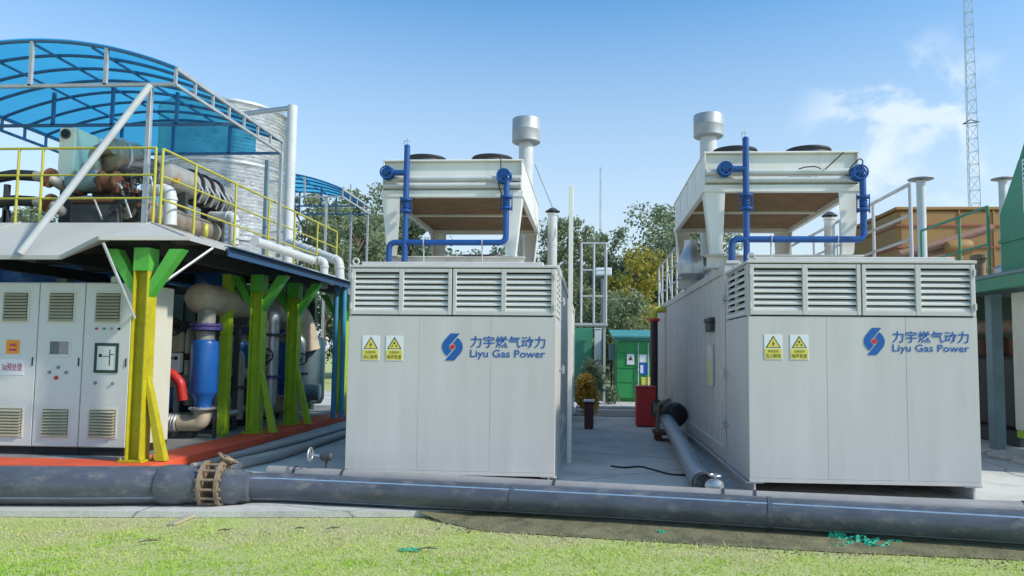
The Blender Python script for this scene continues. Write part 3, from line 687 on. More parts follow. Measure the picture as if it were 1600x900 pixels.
# blue water pipes
def flange(mb,c,axis,r,th=.024,n=8,mi=0):
    c=Vector(c); ax=Vector(axis).normalized()
    mb.lathe([(r,-th/2),(r,th/2)],c,ax,24,mi)
    q=Vector((0,0,1)).rotation_difference(ax)
    for k in range(n):
        a=2*math.pi*k/n; p=c+q@Vector((r*.82*math.cos(a),r*.82*math.sin(a),0)); mb.cyl(p-ax*(th*.9),p+ax*(th*.9),.011,6,mi)
def bellows(mb,x,y,z0,z1,r,mi=0):
    n=5; prof=[]
    for k in range(n*2+1): prof.append((r*(1.35 if k%2 else 1.02),z0+(z1-z0)*k/(n*2)))
    mb.lathe(prof,(x,y,0),(0,0,1),20,mi)
def riser(label,x,y,zbot,ztop,zbr,xbr,ze0,ze1,r=.042):
    t=thing('coolant_pipe',label,'pipe',(x,y,zbot),'blue coolant pipes')
    p=MB(); p.cyl((x,y,zbot),(x,y,ze0),r); p.cyl((x,y,ze1),(x,y,ztop),r); p.lathe([(r*1.06,0),(r*1.06,.015),(r*.6,.035),(0,.04)],(x,y,ztop),(0,0,1),16)
    p.tube(fillet([(x,y,zbr),(xbr,y,zbr),(xbr,y+.10,zbr)],.07),r); p.build('pipe',M['blue'],t)
    j=MB(); bellows(j,x,y,ze0,ze1,r); j.build('bellows',M['blue'],t)
    f=MB(); flange(f,(x,y,ze0),(0,0,1),.085); flange(f,(x,y,ze1),(0,0,1),.085)
    for sx in (-1,1): f.cyl((x+sx*.08,y,ze0-.04),(x+sx*.08,y,ze1+.04),.008,6)
    flange(f,(x,y,zbot+.013),(0,0,1),.10); f.build('joint_flange',M['blue'],t)
    f=MB(); flange(f,(xbr,y+.045,zbr),(0,1,0),.10,.03); f.torus((xbr,y-.055,zbr),(0,1,0),.085,.012,20,6)
    for k in range(6):
        a=k*math.pi/3; f.bar((xbr,y-.055,zbr),(xbr+.085*math.cos(a),y-.055,zbr+.085*math.sin(a)),.014,.01)
    f.build('branch_flange',M['blue'],t)
    v=MB(); v.cyl((x,y,ztop+.03),(x,y,ztop+.14),.008,8); v.bar((x-.05,y,ztop+.09),(x+.02,y,ztop+.09),.012,.012); v.bar((x-.05,y,ztop+.03),(x-.05,y,ztop+.09),.01,.01)
    v.build('air_vent',M['steel'],t)
def looppipe(label,x1,y,zt,zh,x0,zbot,ze0,ze1,zbr,r=.042):
    t=thing('coolant_pipe',label,'pipe',(x0,y,zbot),'blue coolant pipes')
    p=MB(); p.tube(fillet([(x1,y+.10,zt),(x1,y,zt),(x1,y,ze1)],.06),r)
    p.tube(fillet([(x1,y,ze0),(x1,y,zh),(x0,y,zh),(x0,y,zbot)],.10,8),r); p.build('pipe',M['blue'],t)
    j=MB(); bellows(j,x1,y,ze0,ze1,r); j.build('bellows',M['blue'],t)
    f=MB(); flange(f,(x1,y,ze0),(0,0,1),.085); flange(f,(x1,y,ze1),(0,0,1),.085); flange(f,(x0,y,zbot+.013),(0,0,1),.10)
    for sx in (-1,1): f.cyl((x1+sx*.08,y,ze0-.04),(x1+sx*.08,y,ze1+.04),.008,6)
    f.build('joint_flange',M['blue'],t)
    f=MB(); flange(f,(x1-.04,y+.05,zt),(0,1,0),.11,.03); f.torus((x1-.04,y-.055,zt),(0,1,0),.09,.012,20,6)
    for k in range(6):
        a=k*math.pi/3; f.bar((x1-.04,y-.055,zt),(x1-.04+.09*math.cos(a),y-.055,zt+.09*math.sin(a)),.014,.01)
    f.build('branch_flange',M['blue'],t)
    for fx in (.3,.8):
        s=MB(); xx=x0+(x1-x0)*fx; s.cyl((xx,y,zbot),(xx,y,zh-.02),.010,8); s.torus((xx,y,zh),(1,0,0),r+.006,.007,16,5)
        s.build('pipe_support',M['rail_white'],t)
yb=CRY-.14
def pz(px,py,Y): return atY(px,py,Y).z
def pxx(px,py,Y): return atY(px,py,Y).x
riser('blue riser in front of the cooler over the corrugated flank',pxx(1166,330,yb),yb,2.625,pz(1166,218,yb),pz(1166,264,yb),pxx(1133,266,yb),pz(1166,326,yb),pz(1166,305,yb))
looppipe('blue pipe running low and rising at the cooler end near the ochre tanks',pxx(1349,330,yb),yb,pz(1349,270,yb),pz(1250,374,yb),pxx(1143,380,yb),2.66,pz(1349,328,yb),pz(1349,308,yb),0)
yb=CLY-.14
riser('blue riser at the outer end of the cooler nearest the pipe shelter',pxx(634,330,yb),yb,2.64,pz(634,230,yb),pz(634,270,yb),pxx(605,272,yb),pz(634,330,yb),pz(634,312,yb))
looppipe('blue pipe running low under the cooler beside the alley and rising at its end',pxx(791,330,yb),yb,pz(791,275,yb),pz(700,379,yb),pxx(608,380,yb),2.66,pz(791,325,yb),pz(791,308,yb),0)
def cable(label,pts,r=.008,cat='cable',mt='black',group=None):
    o=MB().tube(fillet(pts,.12,5),r,8).build('cable',M[mt],origin=pts[0]); tag(o,label,cat,group); return o
yk=CRY-.08
cable('black cable drooping in an arch along the cooler header',[atY(1248,264,yk),atY(1258,261,yk),atY(1275,260,yk),atY(1283,264,yk)])
cable('black cable slanting down from the cooler lid to its header',[atY(1318,238,yk),atY(1290,264,yk)])
cable('black cable looping round the blue flange at the cooler end',[atY(1326,268,yk-.1),atY(1332,258,yk-.12),atY(1344,247,yk-.12),atY(1349,252,yk-.12),atY(1345,264,yk-.1)])
yk=CLY-.08
cable('black cable hanging down the cooler front above the low blue pipe',[atY(782,243,yk),atY(783,262,yk),atY(778,275,yk),atY(780,293,yk),atY(785,305,yk)])

# exhaust stacks
def stack(label,x,y,zb,zd,zt,r,rd):
    t=thing('exhaust_stack',label,'exhaust stack',(x,y,zb),'drum topped exhaust stacks')
    MB().lathe([(r,0),(r,zd-zb+.02)],(x,y,zb),seg=32).build('pipe',M['whitepipe'],t)
    d=MB(); H=zt-zd; d.lathe([(r*1.02,0),(rd*.93,.004),(rd,.02),(rd,H*.5),(rd*1.012,H*.5+.006),(rd*1.012,H*.5+.02),(rd,H*.5+.026),(rd,H-.02),(rd*.98,H),(rd*.93,H-.004),(rd*.90,H*.4),(0,H*.4)],(x,y,zd),seg=40)
    d.build('drum_head',M['stackmet'],t)
    c=MB(); c.lathe([(r+.004,-.03),(r+.02,-.03),(r+.02,.03),(r+.004,.03)],(x,y,(zb+zd)/2+.3),seg=32); c.build('collar',M['steel'],t)
    return t
ys=CRY+3.75
stack('grey drum topped exhaust stack at the cooler over the corrugated flank',pxx(1107,230,ys),ys,2.60,pz(1107,215,ys),pz(1107,181,ys),.155,.27)
ys=CLY+3.75
stack('grey drum topped exhaust stack behind the cooler beside the alley',pxx(822,240,ys),ys,2.60,pz(822,224,ys),pz(822,187,ys),.142,.275)
# silencers lying on the roofs
def silencer(label,x,y,z,r,Lx):
    t=thing('silencer',label,'silencer',(x,y,z),'bright silencers under the coolers')
    b=MB(); b.lathe([(.0,-Lx/2-.07),(r*.55,-Lx/2-.06),(r*.9,-Lx/2-.03),(r,-Lx/2),(r,Lx/2),(r*.9,Lx/2+.03),(r*.55,Lx/2+.06),(0,Lx/2+.07)],(x,y,z+r+.09),(1,0,0),32); b.build('shell',M['steel'],t)
    for sx in (-.3,.3): MB().box(x+sx*Lx-.03,x+sx*Lx+.03,y-r*.8,y+r*.8,z,z+.16,.004).build('saddle',M['dark_gray'],t)
silencer('bright metal silencer lying crosswise on the roof over the corrugated flank',2.35,12.3,2.60,.21,1.1)
silencer('bright metal silencer lying crosswise on the roof beside the alley',-1.75,12.6,2.60,.24,.85)
o=MB().lathe([(.0,0),(.14,.01),(.2,.08),(.215,.2),(.19,.34),(.12,.44),(.10,.55),(.10,.62)],(1.60,11.7,2.66),seg=28).build('expansion_pot',M['steel'],origin=(1.60,11.7,2.63)); tag(o,'bulging bright metal pot at the roof edge between cooler legs','vessel')

def chimney(label,x,y,zb,zt,r,rc,flat=False,group='capped vent chimneys'):
    t=thing('vent_chimney',label,'chimney',(x,y,zb),group)
    b=MB(); b.lathe([(r,0),(r,zt-zb-.14),(r*1.12,zt-zb-.135),(r*1.12,zt-zb-.10),(r*.96,zt-zb-.10)],(x,y,zb),seg=24); b.lathe([(r*1.06,-.03),(r*1.06,.03)],(x,y,zb+(zt-zb)*.55),seg=24); b.build('pipe',M['whitepipe'],t)
    c=MB()
    hh=.07 if not flat else .045
    c.lathe([(rc,0),(rc*.98,.008),(rc*.3,hh),(0,hh+.01)],(x,y,zt-.07),seg=24)
    c.lathe([(0,-.0),(rc*.97,-.004)],(x,y,zt-.071),seg=24)
    c.build('rain_cap',M['dark_gray'] if not flat else M['stackmet'],t)
    l_=MB()
    for k in range(4):
        a=k*math.pi/2+.4; l_.bar((x+r*.95*math.cos(a),y+r*.95*math.sin(a),zt-.16),(x+r*.95*math.cos(a),y+r*.95*math.sin(a),zt-.07),.015,.006)
    l_.build('cap_strut',M['whitepipe'],t)
chimney('small capped chimney at the rear edge of the roof beside the alley',-.66,13.0,2.60,pz(866,325,13.0),.085,.135)
chimney('small capped chimney seen under the cooler near the ochre tanks',3.86,12.0,2.60,pz(1294,331,12.0),.085,.125)
cable('thin steel guy wire from the cooler corner to the small chimney',[atY(836,258,CLY+1.2),atY(866,331,13.0),atY(869,372,12.9)],.007,'wire','steel')

# roof railings
def railing(name,label,posts,zb,h,fr,mt,r=.02,cat='railing',ends=(),group=None):
    """posts: list of (x,y); rails at fractions fr of the height"""
    x0,y0=posts[0]; t=thing(name,label,cat,(x0,y0,zb),group)
    for (x,y) in posts: MB().cyl((x,y,zb),(x,y,zb+h),r,12).build('post',M[mt],t)
    for i,f in enumerate(fr):
        b=MB(); b.tube([(x,y,zb+h*f) for x,y in posts],r if i==0 else r*.8,12); b.build('handrail' if i==0 else 'mid_rail',M[mt],t)
    return t
railing('roof_railing','white tubular railing along the roof edge next to the ochre tanks',[(4.0,y) for y in (9.35,10.55,11.9,13.3,14.8,16.4,18.0)],2.62,1.02,(1,.62,.32),'rail_white',.023)
rl=railing('roof_railing','white tubular railing along the far end of the corrugated flank',[(1.76,y) for y in (14.0,14.9,15.8,16.8,17.8,18.7)],2.62,1.02,(1,.66,.33),'rail_white',.02)
b=MB()
for y in (14.0,15.8,17.8): b.bar((1.76,y,2.65),(1.76,y+.95,3.6),.02,.02)
b.build('diagonal_brace',M['rail_white'],rl)

# tall post and access platform on the alley side of the left container
o=MB().box(-.285,-.225,10.0,10.05,.004,3.78,.004).build('steel_post',M['cream'],origin=(-.29,10.0,0)); tag(o,'tall slim pale post standing at the alley edge, topping the roof','post')
t=thing('access_platform','white tubular access cage at the rear end of the alley','platform',(-.1,19.6,0))
yy=19.6
xs=[atY(p,440,yy).x for p in (908,928,947)]
zs=[atY(925,q,yy).z for q in (380,422,463,505)]
f=MB(); f.box(xs[0]-.3,xs[-1]+.05,yy-.02,yy+.9,zs[-1]-.06,zs[-1],.006); f.build('deck',M['rail_white'],t)
for x in xs:
    for y in (yy,yy+.86): MB().cyl((x,y,zs[-1]),(x,y,zs[0]),.028,10).build('post',M['rail_white'],t)
for z in zs[:3]: MB().tube([(xs[0],yy,z),(xs[-1],yy,z),(xs[-1],yy+.86,z)],.024,10).build('guard_rail',M['rail_white'],t)
for x,y in ((xs[0]-.25,yy+.04),(xs[0]-.25,yy+.8),(xs[-1]-.02,yy+.8)): MB().box(x-.03,x+.03,y-.03,y+.03,.004,zs[-1]-.062).build('leg',M['rail_white'],t)

# ================================================================== ALLEY THINGS
# long grey pipe coming out of the alley to a valve
a_=Vector((1.33,12.9,.36)); b_=Vector((1.22,7.98,.125))
t=thing('alley_pipe','dusty grey pipe running along the foot of the corrugated flank','pipe',(1.25,8,0))
MB().tube([a_,(1.325,12.3,.34),(1.28,10,.20),(1.25,9,.125),b_],.115,24).build('pipe',M['bluegreypipe'],t)
f=MB(); f.torus(b_+Vector((0,-.02,0)),(0,1,0),.112,.022,28,8); f.lathe([(.112,0),(.0,.005)],b_+Vector((0,-.015,0)),(0,1,0),24); f.build('end_flange',M['dark_gray'],t)
v=MB(); v.lathe([(.05,0),(.075,.05),(.075,.12),(.05,.17)],(1.24,7.93,.12),(0.9,-.5,0),18); v.cyl((1.32,7.88,.12),(1.32,7.88,.23),.012,8); v.torus((1.32,7.88,.23),(0,0,1),.06,.009,18,6); v.build('valve',M['steel'],t)
t=thing('pump','black oily pump under a cover where the grey alley pipe begins','pump',(1.4,12.9,0))
b=MB(); b.lathe([(.0,-.22),(.13,-.21),(.19,-.15),(.21,-.04),(.21,.10),(.17,.19),(.08,.23),(0,.23)],(1.45,12.85,.44),(.5,-.9,.1),24); b.build('casing',M['black'],t)
b=MB(); b.cyl((1.15,13.0,.52),(1.48,13.2,.52),.10,18); b.lathe([(.17,-.02),(.17,.02)],(1.2,13.02,.52),(.86,.5,0),20); b.build('motor',M['dark_gray'],t)
b=MB(); b.box(1.12,1.62,12.7,13.25,.1,.16,.01); b.box(1.15,1.25,12.75,13.2,.004,.099); b.box(1.5,1.6,12.75,13.2,.004,.099); b.build('base_plate',M['rustdk'],t)
b=MB(); b.tube(fillet([(1.18,12.78,.16),(1.18,12.78,.62),(1.4,12.78,.7)],.1),.035,12); b.torus((1.12,12.7,.55),(1,0,0),.09,.014,16,6); b.build('feed_pipe',M['rust'],t)
# dark riser with yellow elbow
t=thing('gas_riser','dark vertical gas pipe with a yellow elbow at the corrugated flank','pipe',(1.50,17,0))
p0=atY(1022,640,16.6); p1=atY(1022,500,16.6)
MB().cyl((p0.x,16.6,.004),(p1.x,16.6,p1.z),.085,18).build('pipe',M['maroonblack'],t,label='dark maroon vertical pipe')
e=MB(); e.tube(fillet([(p1.x,16.6,p1.z),(p1.x,16.6,p1.z+.24),(RX+.03,16.6,p1.z+.24)],.14,8),.075,16); e.build('elbow',M['yellow'],t)
f=MB(); flange(f,(p1.x,16.6,p1.z),(0,0,1),.13,.04); f.build('flange',M['red'],t)
# red bin and dark red bin
def bin_(label,x0,x1,y0,y1,h,mt,name='metal_bin'):
    t=thing(name,label,'bin',((x0+x1)/2,y0,0))
    b=MB(); b.box(x0,x1,y0,y1,.02,h,.012); b.build('body',mt,t)
    r=MB()
    r.box(x0-.012,x1+.012,y0-.012,y1+.012,h+.001,h+.025,.006); r.box(x0+.02,x0+.06,y0+.03,y1-.03,.004,.0195); r.box(x1-.06,x1-.02,y0+.03,y1-.03,.004,.0195); r.build('rim',mt,t)
    for zz in (.33,.66):
        q=MB(); q.box(x0+.01,x1-.01,y0-.006,y0-.0005,h*zz,h*zz+.012); q.build('seam',mt,t)
bin_('bright red metal bin standing before the green container',.97,1.36,15.1,15.55,.79,M['red'])
bin_('dark maroon metal bin at the alley wall below the straw bush',-.08,.10,14.5,14.7,.50,M['dkred'])
o=MB().box(-.10,.12,14.48,14.72,.527,.565,.008).build('white_tray',M['signwhite'],origin=(0,14.6,.527)); tag(o,'white tray lying on the dark maroon bin','tray')
# low step across the end of the alley
o=MB().box(-.3,1.6,17.4,17.75,.004,.15,.01).box(-.3,1.6,17.752,18.1,.004,.20,.01).build('concrete_step',M['concrete'],origin=(.6,17.4,0)); tag(o,'low concrete step crossing the far end of the alley','step')
# green container with teal roof
gx0,gx1,gy=.86,2.6,22.6
t=thing('green_container','bright green metal container with teal roof behind the red bin','container',(gx0,gy,0))
b=MB(); b.box(gx0,gx1,gy,gy+3.5,.12,1.86,.01); b.box(gx0+.05,gx1-.05,gy+.1,gy+3.4,.004,.119); b.build('body',M['ggreen'],t)
b=MB(); b.prism([(gx0-.16,gy-.25,1.95),(gx1+.1,gy-.25,1.95),(gx1+.1,gy+3.7,2.25),(gx0-.16,gy+3.7,2.25)],(0,0,.05)); b.box(gx0-.10,gx1,gy-.1,gy-.06,1.862,1.948); b.build('roof',M['teal'],t)
for z in (.6,1.03,1.46):
    q=MB(); q.box(gx0+.02,gx1-.02,gy-.02,gy-.001,z,z+.03,.004); q.build('rib',M['ggreen'],t)
for xx in (1.50,1.80):
    q=MB(); q.cyl((xx,gy-.04,.2),(xx,gy-.04,1.8),.016,8); q.box(xx-.03,xx+.03,gy-.045,gy-.021,.95,1.01); q.build('lock_bar',M['rail_white'],t)
q=MB(); q.box(1.16,1.38,gy-.026,gy-.021,1.13,1.45); s=q.build('notice',M['signwhite'],t)
q=MB(); q.prism([(1.19,gy-.029,1.26),(1.35,gy-.029,1.26),(1.27,gy-.029,1.40)],(0,.002,0)); q.build('triangle',M['rustdk'],s)
q=MB(); q.box(1.54,1.76,gy-.026,gy-.021,1.20,1.44); q.build('notice',M['signwhite'],t)
q=MB(); q.box(1.55,1.77,gy-.026,gy-.021,.84,1.17); s=q.build('notice',M['signblue'],t,label='blue notice with a white block')
q=MB(); q.box(1.565,1.65,gy-.029,gy-.0265,.88,1.12); q.build('printed_block',M['signwhite'],s)
q=MB(); q.box(1.60,1.86,gy-.026,gy-.021,.52,.76); q.build('notice',M['signyel'],t)
# things at the far left end of the alley
o=MB().box(-.55,.12,24.6,25.4,.004,2.3,.01).box(-.5,.07,24.57,24.599,.2,2.2,.004).build('green_cupboard',M['dkgreen'],origin=(0,24.6,0)); o.data.materials[0]=M['dgreen']; tag(o,'green tall cupboard beyond the straw coloured bush','cupboard')
o=MB().box(.18,.40,24.2,24.4,.004,2.25,.012).box(.16,.42,24.18,24.42,2.251,2.29,.006).build('pale_post',M['cab'],origin=(.29,24.2,0)); tag(o,'pale square post between the green cupboard and green container','post')
t=thing('meter_box','grey meter box on a stand beside the green container','meter box',(.74,23.4,0))
b=MB(); b.box(.63,.80,23.2,23.45,1.25,1.75,.01); b.build('box',M['tealsteel'],t)
b=MB(); b.cyl((.71,23.33,.004),(.71,23.33,1.249),.03,10); b.tube(fillet([(.67,23.19,1.25),(.67,23.19,.9),(.78,23.1,.7),(.78,23.1,.01)],.1),.014,8); b.build('stand',M['dark_gray'],t)
o=MB().tube(fillet([atZ(955,728,.012),atZ(975,731,.012),atZ(1000,728,.012),atZ(1025,735,.012),atZ(1050,742,.012),atZ(1088,742,.012)],.3),.012,8).build('hose',M['black'],origin=(.5,8.5,0)); tag(o,'thin dark tube standing in for a wet stain line on the alley concrete','hose')  # tube added where the concrete has a dark stain line
# lamp on a short concrete pole
t=thing('yard_lamp','white floodlight on a short pole at the far end of the alley','lamp',(.45,26,0))
lx=atY(943,440,26).x
MB().cyl((lx,26,.004),(lx,26,atY(943,435,26).z),.09,14).build('pole',M['greypipe'],t)
z_=atY(943,430,26).z; MB().box(lx-.28,lx+.28,25.8,26.2,z_-.02,z_+.25,.03).build('lamp_head',M['signwhite'],t)

# ================================================================== PIPES ACROSS THE FRONT
def hdpe_pipe(name,label,pts,r,stripes,group=None,seg=64,mt='hdpe'):
    o=MB().tube(pts,r,seg,0,True,{k:1 for k in stripes}).build(name,[M[mt],M['stripe']],origin=pts[0]); tag(o,label,'pipe',group); return o
rL,rR=.180,.135
fl=Vector((-3.60,7.03,0))
hdpe_pipe('gas_main','thick black plastic gas main in front of the control cabinets',[(-16,5.7,rL),(-9,6.46,rL),(-5.59,6.79,rL),(-4.69,6.87,rL),(fl.x-.42,fl.y-.045,rL)],rL,(5,))
pR=[(fl.x+.25,7.16,rR+.01),(-3.0,7.20,rR+.005),(-1.96,7.09,rR),(-.7,6.92,rR),(.47,6.74,rR),(1.54,6.55,rR),(2.55,6.38,rR),(3.47,6.21,rR),(6,5.72,rR),(12,4.5,rR)]
mp_=hdpe_pipe('gas_main','long black plastic gas main crossing in front of both containers',pR,rR,(8,55))
c=MB()
for i in (3,5): 
    d=(Vector(pR[i+1])-Vector(pR[i-1])).normalized(); c.lathe([(rR+.006,-.02),(rR+.006,.02)],Vector(pR[i])+d*.02,d,48)
c.build('weld_bead',M['hdpe'],mp_)
t=thing('pipe_flange','bolted rusty flange joining the two black gas mains','flange',(fl.x,fl.y,0))
q=MB(); ax=Vector((1,.12,0)).normalized()
for s in (-.085,.075): 
    q.lathe([(.17,-.016),(.222,-.016),(.222,.016),(.17,.016)],(fl.x+s,fl.y+s*.12,.19),ax,40)
q.build('flange_ring',M['rust'],t)
q=MB(); qq=Vector((0,0,1)).rotation_difference(ax)
for k in range(14):
    a=2*math.pi*k/14; p=Vector((fl.x,fl.y,.19))+qq@Vector((.203*math.cos(a),.203*math.sin(a),0)); q.cyl(p-ax*.125,p+ax*.115,.013,8)
q.build('stud',M['rust'],t)
q=MB(); q.lathe([(rL,-.5),(rL+.010,-.45),(rL+.010,-.29),(rL-.004,-.25),(rL-.004,-.11)],(fl.x,fl.y-.02,.185),ax,48); q.lathe([(.175,.10),(.172,.20),(rR+.008,.27),(rR+.004,.33)],(fl.x,fl.y,.165),ax,48); q.build('stub_end',M['hdpe'],t)
q=MB(); 
for k,(a,b,cx) in enumerate(((.02,.05,.30),(.05,.12,.34),(-.06,.08,.41))): q.torus((fl.x+.09+a*.5,fl.y+.02+b*.3,.41+.01*k),(.2+k*.3,.4,1),.07,.014,16,6)
q.build('rope_coil',M['rust'],t,label='tan rope coiled on the flange')
# thinner pale pipe behind
p2=[(-3.70,8.47,.075),(-2.6,8.25,.075),(-1.53,8.08,.075),(.21,7.78,.075),(1.65,7.52,.075),(2.95,7.36,.075),(4.07,7.26,.075),(9,6.7,.075)]
pp=hdpe_pipe('water_pipe','thin dusty grey pipe lying between the gas main and containers',p2,.072,(),mt='greypipe',seg=32)
c=MB()
for (x,y) in ((-3.35,8.40),(-2.75,8.28),(-.35,7.877),(1.35,7.575),(1.65,7.52),(4.07,7.26)): c.lathe([(.0725,-.012),(.080,-.012),(.080,.012),(.0725,.012)],(x,y,.075),(1,-.15,0),32)
c.build('pipe_clamp',M['dark_gray'],pp)
t=thing('small_valve','small steel valve with handwheel on the thin grey pipe','valve',(-3.0,8.3,.16))
v=MB(); vx,vy=-2.98,8.34; v.lathe([(.03,-.07),(.05,-.05),(.05,.05),(.03,.07)],(vx,vy,.28),(1,0,.0),16); v.cyl((vx,vy,.155),(vx,vy,.28),.018,10); v.build('body',M['dark_gray'],t)
v=MB(); v.cyl((vx-.07,vy,.285),(vx-.19,vy,.30),.012,8); v.torus((vx-.19,vy,.30),(1,0,0),.075,.010,18,6); v.bar((vx-.19,vy,.23),(vx-.19,vy,.37),.012,.012); v.build('handwheel',M['steel'],t)
# two slim pipes on the ground left of the left container
def gp(px,py,z): return atZ(px,py,z)
o=MB().tube([gp(368,728,.05),gp(430,715,.05),gp(480,699,.05),gp(536,680,.05),gp(560,672,.05)],.048,16).build('conduit',M['greypipe'],origin=gp(368,728,0)); tag(o,'slim grey conduit on the ground ending near the bolted flange','conduit')
o=MB().tube([gp(300,727,.03),gp(400,706,.03),gp(470,689,.03),gp(545,667,.03)],.028,12).build('conduit',M['greypipe'],origin=gp(400,706,0)); tag(o,'thinner grey conduit along the red kerb','conduit')
o=MB().tube([gp(340,742,.05),gp(372,728,.06)],.062,16).build('conduit_sleeve',M['hdpe'],origin=gp(372,728,0)); tag(o,'short dark sleeve at the end of the slim conduit','conduit')

# litter
def net_scrap(label,px,py,wd,ht):
    c=gp(px,py,-.05); s=MB(); nx_=max(12,int(wd*120)); ny_=max(8,int(wd*55)); rs=np.random.default_rng(int(px*7+py))
    ph=rs.uniform(0,6.28,8); vs=[]
    for j_ in range(ny_+1):
        for i_ in range(nx_+1):
            u,v=2*i_/nx_-1,2*j_/ny_-1
            e=max(0,1-u*u-v*v*.8)
            z=-.052+ht*(e**.6)*(.45+.35*math.sin(u*7+ph[0])*math.sin(v*4+ph[1])+.25*math.sin(u*15+v*6+ph[2]))+rs.uniform(0,.012)
            vs.append((c.x+wd*(u+.10*math.sin(v*5+ph[3]))+rs.uniform(-.012,.012),c.y+wd*.30*(v+.25*math.sin(u*6+ph[4]))+rs.uniform(-.012,.012),max(-.05,z)))
    fs=[]
    for j_ in range(ny_):
        for i_ in range(nx_):
            u,v=2*(i_+.5)/nx_-1,2*(j_+.5)/ny_-1
            if u*u+v*v>.75+.45*rs.random() or rs.random()<.34: continue
            fs.append((j_*(nx_+1)+i_,j_*(nx_+1)+i_+1,(j_+1)*(nx_+1)+i_+1,(j_+1)*(nx_+1)+i_))
    s.add(vs,fs)
    o=s.build('net_scrap',M['netgreen'],origin=(c.x,c.y,-.055),fix=False,smooth=False); tag(o,label,'net scrap','green net scraps on the turf')
net_scrap('large torn green net heap under the gas main by the right container',1352,852,.34,.075)
net_scrap('green net tuft touching the gas main, beside the large net heap',1308,846,.10,.13)
net_scrap('small green net wad on bare soil left of the large heap',1032,836,.09,.05)
net_scrap('tiny green net bit by the slab edge under the gas main',490,792,.08,.04)
net_scrap('flat faded green net shred on the open turf',640,860,.10,.02)
net_scrap('tiny teal net crumb beside the rusty flange',262,792,.05,.03)
net_scrap('small green net pinch where the slab edge breaks off',662,800,.04,.05)
o=MB().box(gp(318,800,-.05).x-.03,gp(318,800,-.05).x+.03,gp(318,822,-.05).y,gp(318,797,-.05).y,-.052,-.03,.003).build('wood_slat',M['vent'],origin=gp(318,810,-.05)); tag(o,'pale wooden slat lying on the turf below the rusty flange','slat')
for lab,px,py,ln,an in (('dark twig on turf right of the wooden slat',350,829,.10,.3),('forked dark twig on the turf below the flange',232,846,.14,.5),('short twig on turf left of centre',468,826,.08,.1),('bent twig on the open turf near the faded net shred',520,826,.12,.5),('dark twig by the faded net shred',668,858,.16,.2),('lone twig on bare ground under the gas main',735,828,.10,.0)):
    c=gp(px,py,-.03); d=Vector((math.cos(an),math.sin(an),0))*ln/2
    s=MB().tube([c-d,c+Vector((0,.01,.012)),c+d],[.005,.006,.003],6); s.tube([c,c+d*.6+Vector((.02,.05,.01))],[.004,.002],6)
    o=s.build('twig',M['bark'],origin=c); tag(o,lab,'twig')

# ================================================================== LEFT PIPE SHELTER
sh=thing('pipe_shelter','two storey pipe shelter on yellow green steel columns with pale awning deck','shelter',(-5.5,8.8,.12))
DKZ=3.15
a=MB()
A=(-5.80,9.32,DKZ); B0=(-16,8.62,2.60); C=(-6.52,8.66,2.60); D=(-5.80,8.32,2.79); E_=(-4.92,8.72,2.85); F_=(-4.90,16.5,2.85); A2=(-5.70,16.5,DKZ); A0=(-16,9.32,DKZ)
def sheet(mb,q,th=.03,mi=0): mb.prism(q,(0,0,-th),mi)
sheet(a,[B0,C,A,A0]); sheet(a,[C,D,A]); sheet(a,[D,E_,A]); sheet(a,[E_,F_,A2,A])
a.build('awning',M['membrane'],sh)
a=MB()
for p,q in ((A,C),(A,E_),((-9.5,9.32,DKZ),(-10.4,8.62,2.60)),((-7.6,9.32,DKZ),(-8.4,8.62,2.60))): 
    a.tube([Vector(p)+Vector((0,0,.004)),Vector(q)+Vector((0,0,.004))],.014,8)
a.bar(C,D,.03,.05); a.bar(D,E_,.03,.05); a.bar(B0,C,.03,.05)
a.build('awning_seam',M['membrane'],sh)
a=MB(); a.box(-16,-5.72,9.33,14.0,DKZ-.10,DKZ-.035); a.box(-9.5,-5.72,14.001,16.5,DKZ-.10,DKZ-.035); a.box(-16,-5.73,9.34,14.0,DKZ-.034,DKZ); a.box(-9.5,-5.73,14.001,16.49,DKZ-.034,DKZ)
a.build('deck',M['tangrey'],sh)
a=MB()
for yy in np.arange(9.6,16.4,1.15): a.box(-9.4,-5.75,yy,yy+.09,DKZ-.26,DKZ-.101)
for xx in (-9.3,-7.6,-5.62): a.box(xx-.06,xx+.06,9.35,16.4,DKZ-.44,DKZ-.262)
a.build('floor_joist',M['dark_gray'],sh)
a=MB(); a.prism([(-4.885,9.6,2.74),(-4.885,16.5,2.74),(-4.885,16.5,2.87),(-4.885,9.6,2.87)],(.02,0,0)); a.prism([(-4.93,9.6,2.872),(-4.80,9.6,2.855),(-4.80,16.5,2.855),(-4.93,16.5,2.872)],(0,0,.012)); a.build('fascia',M['fascia'],sh)
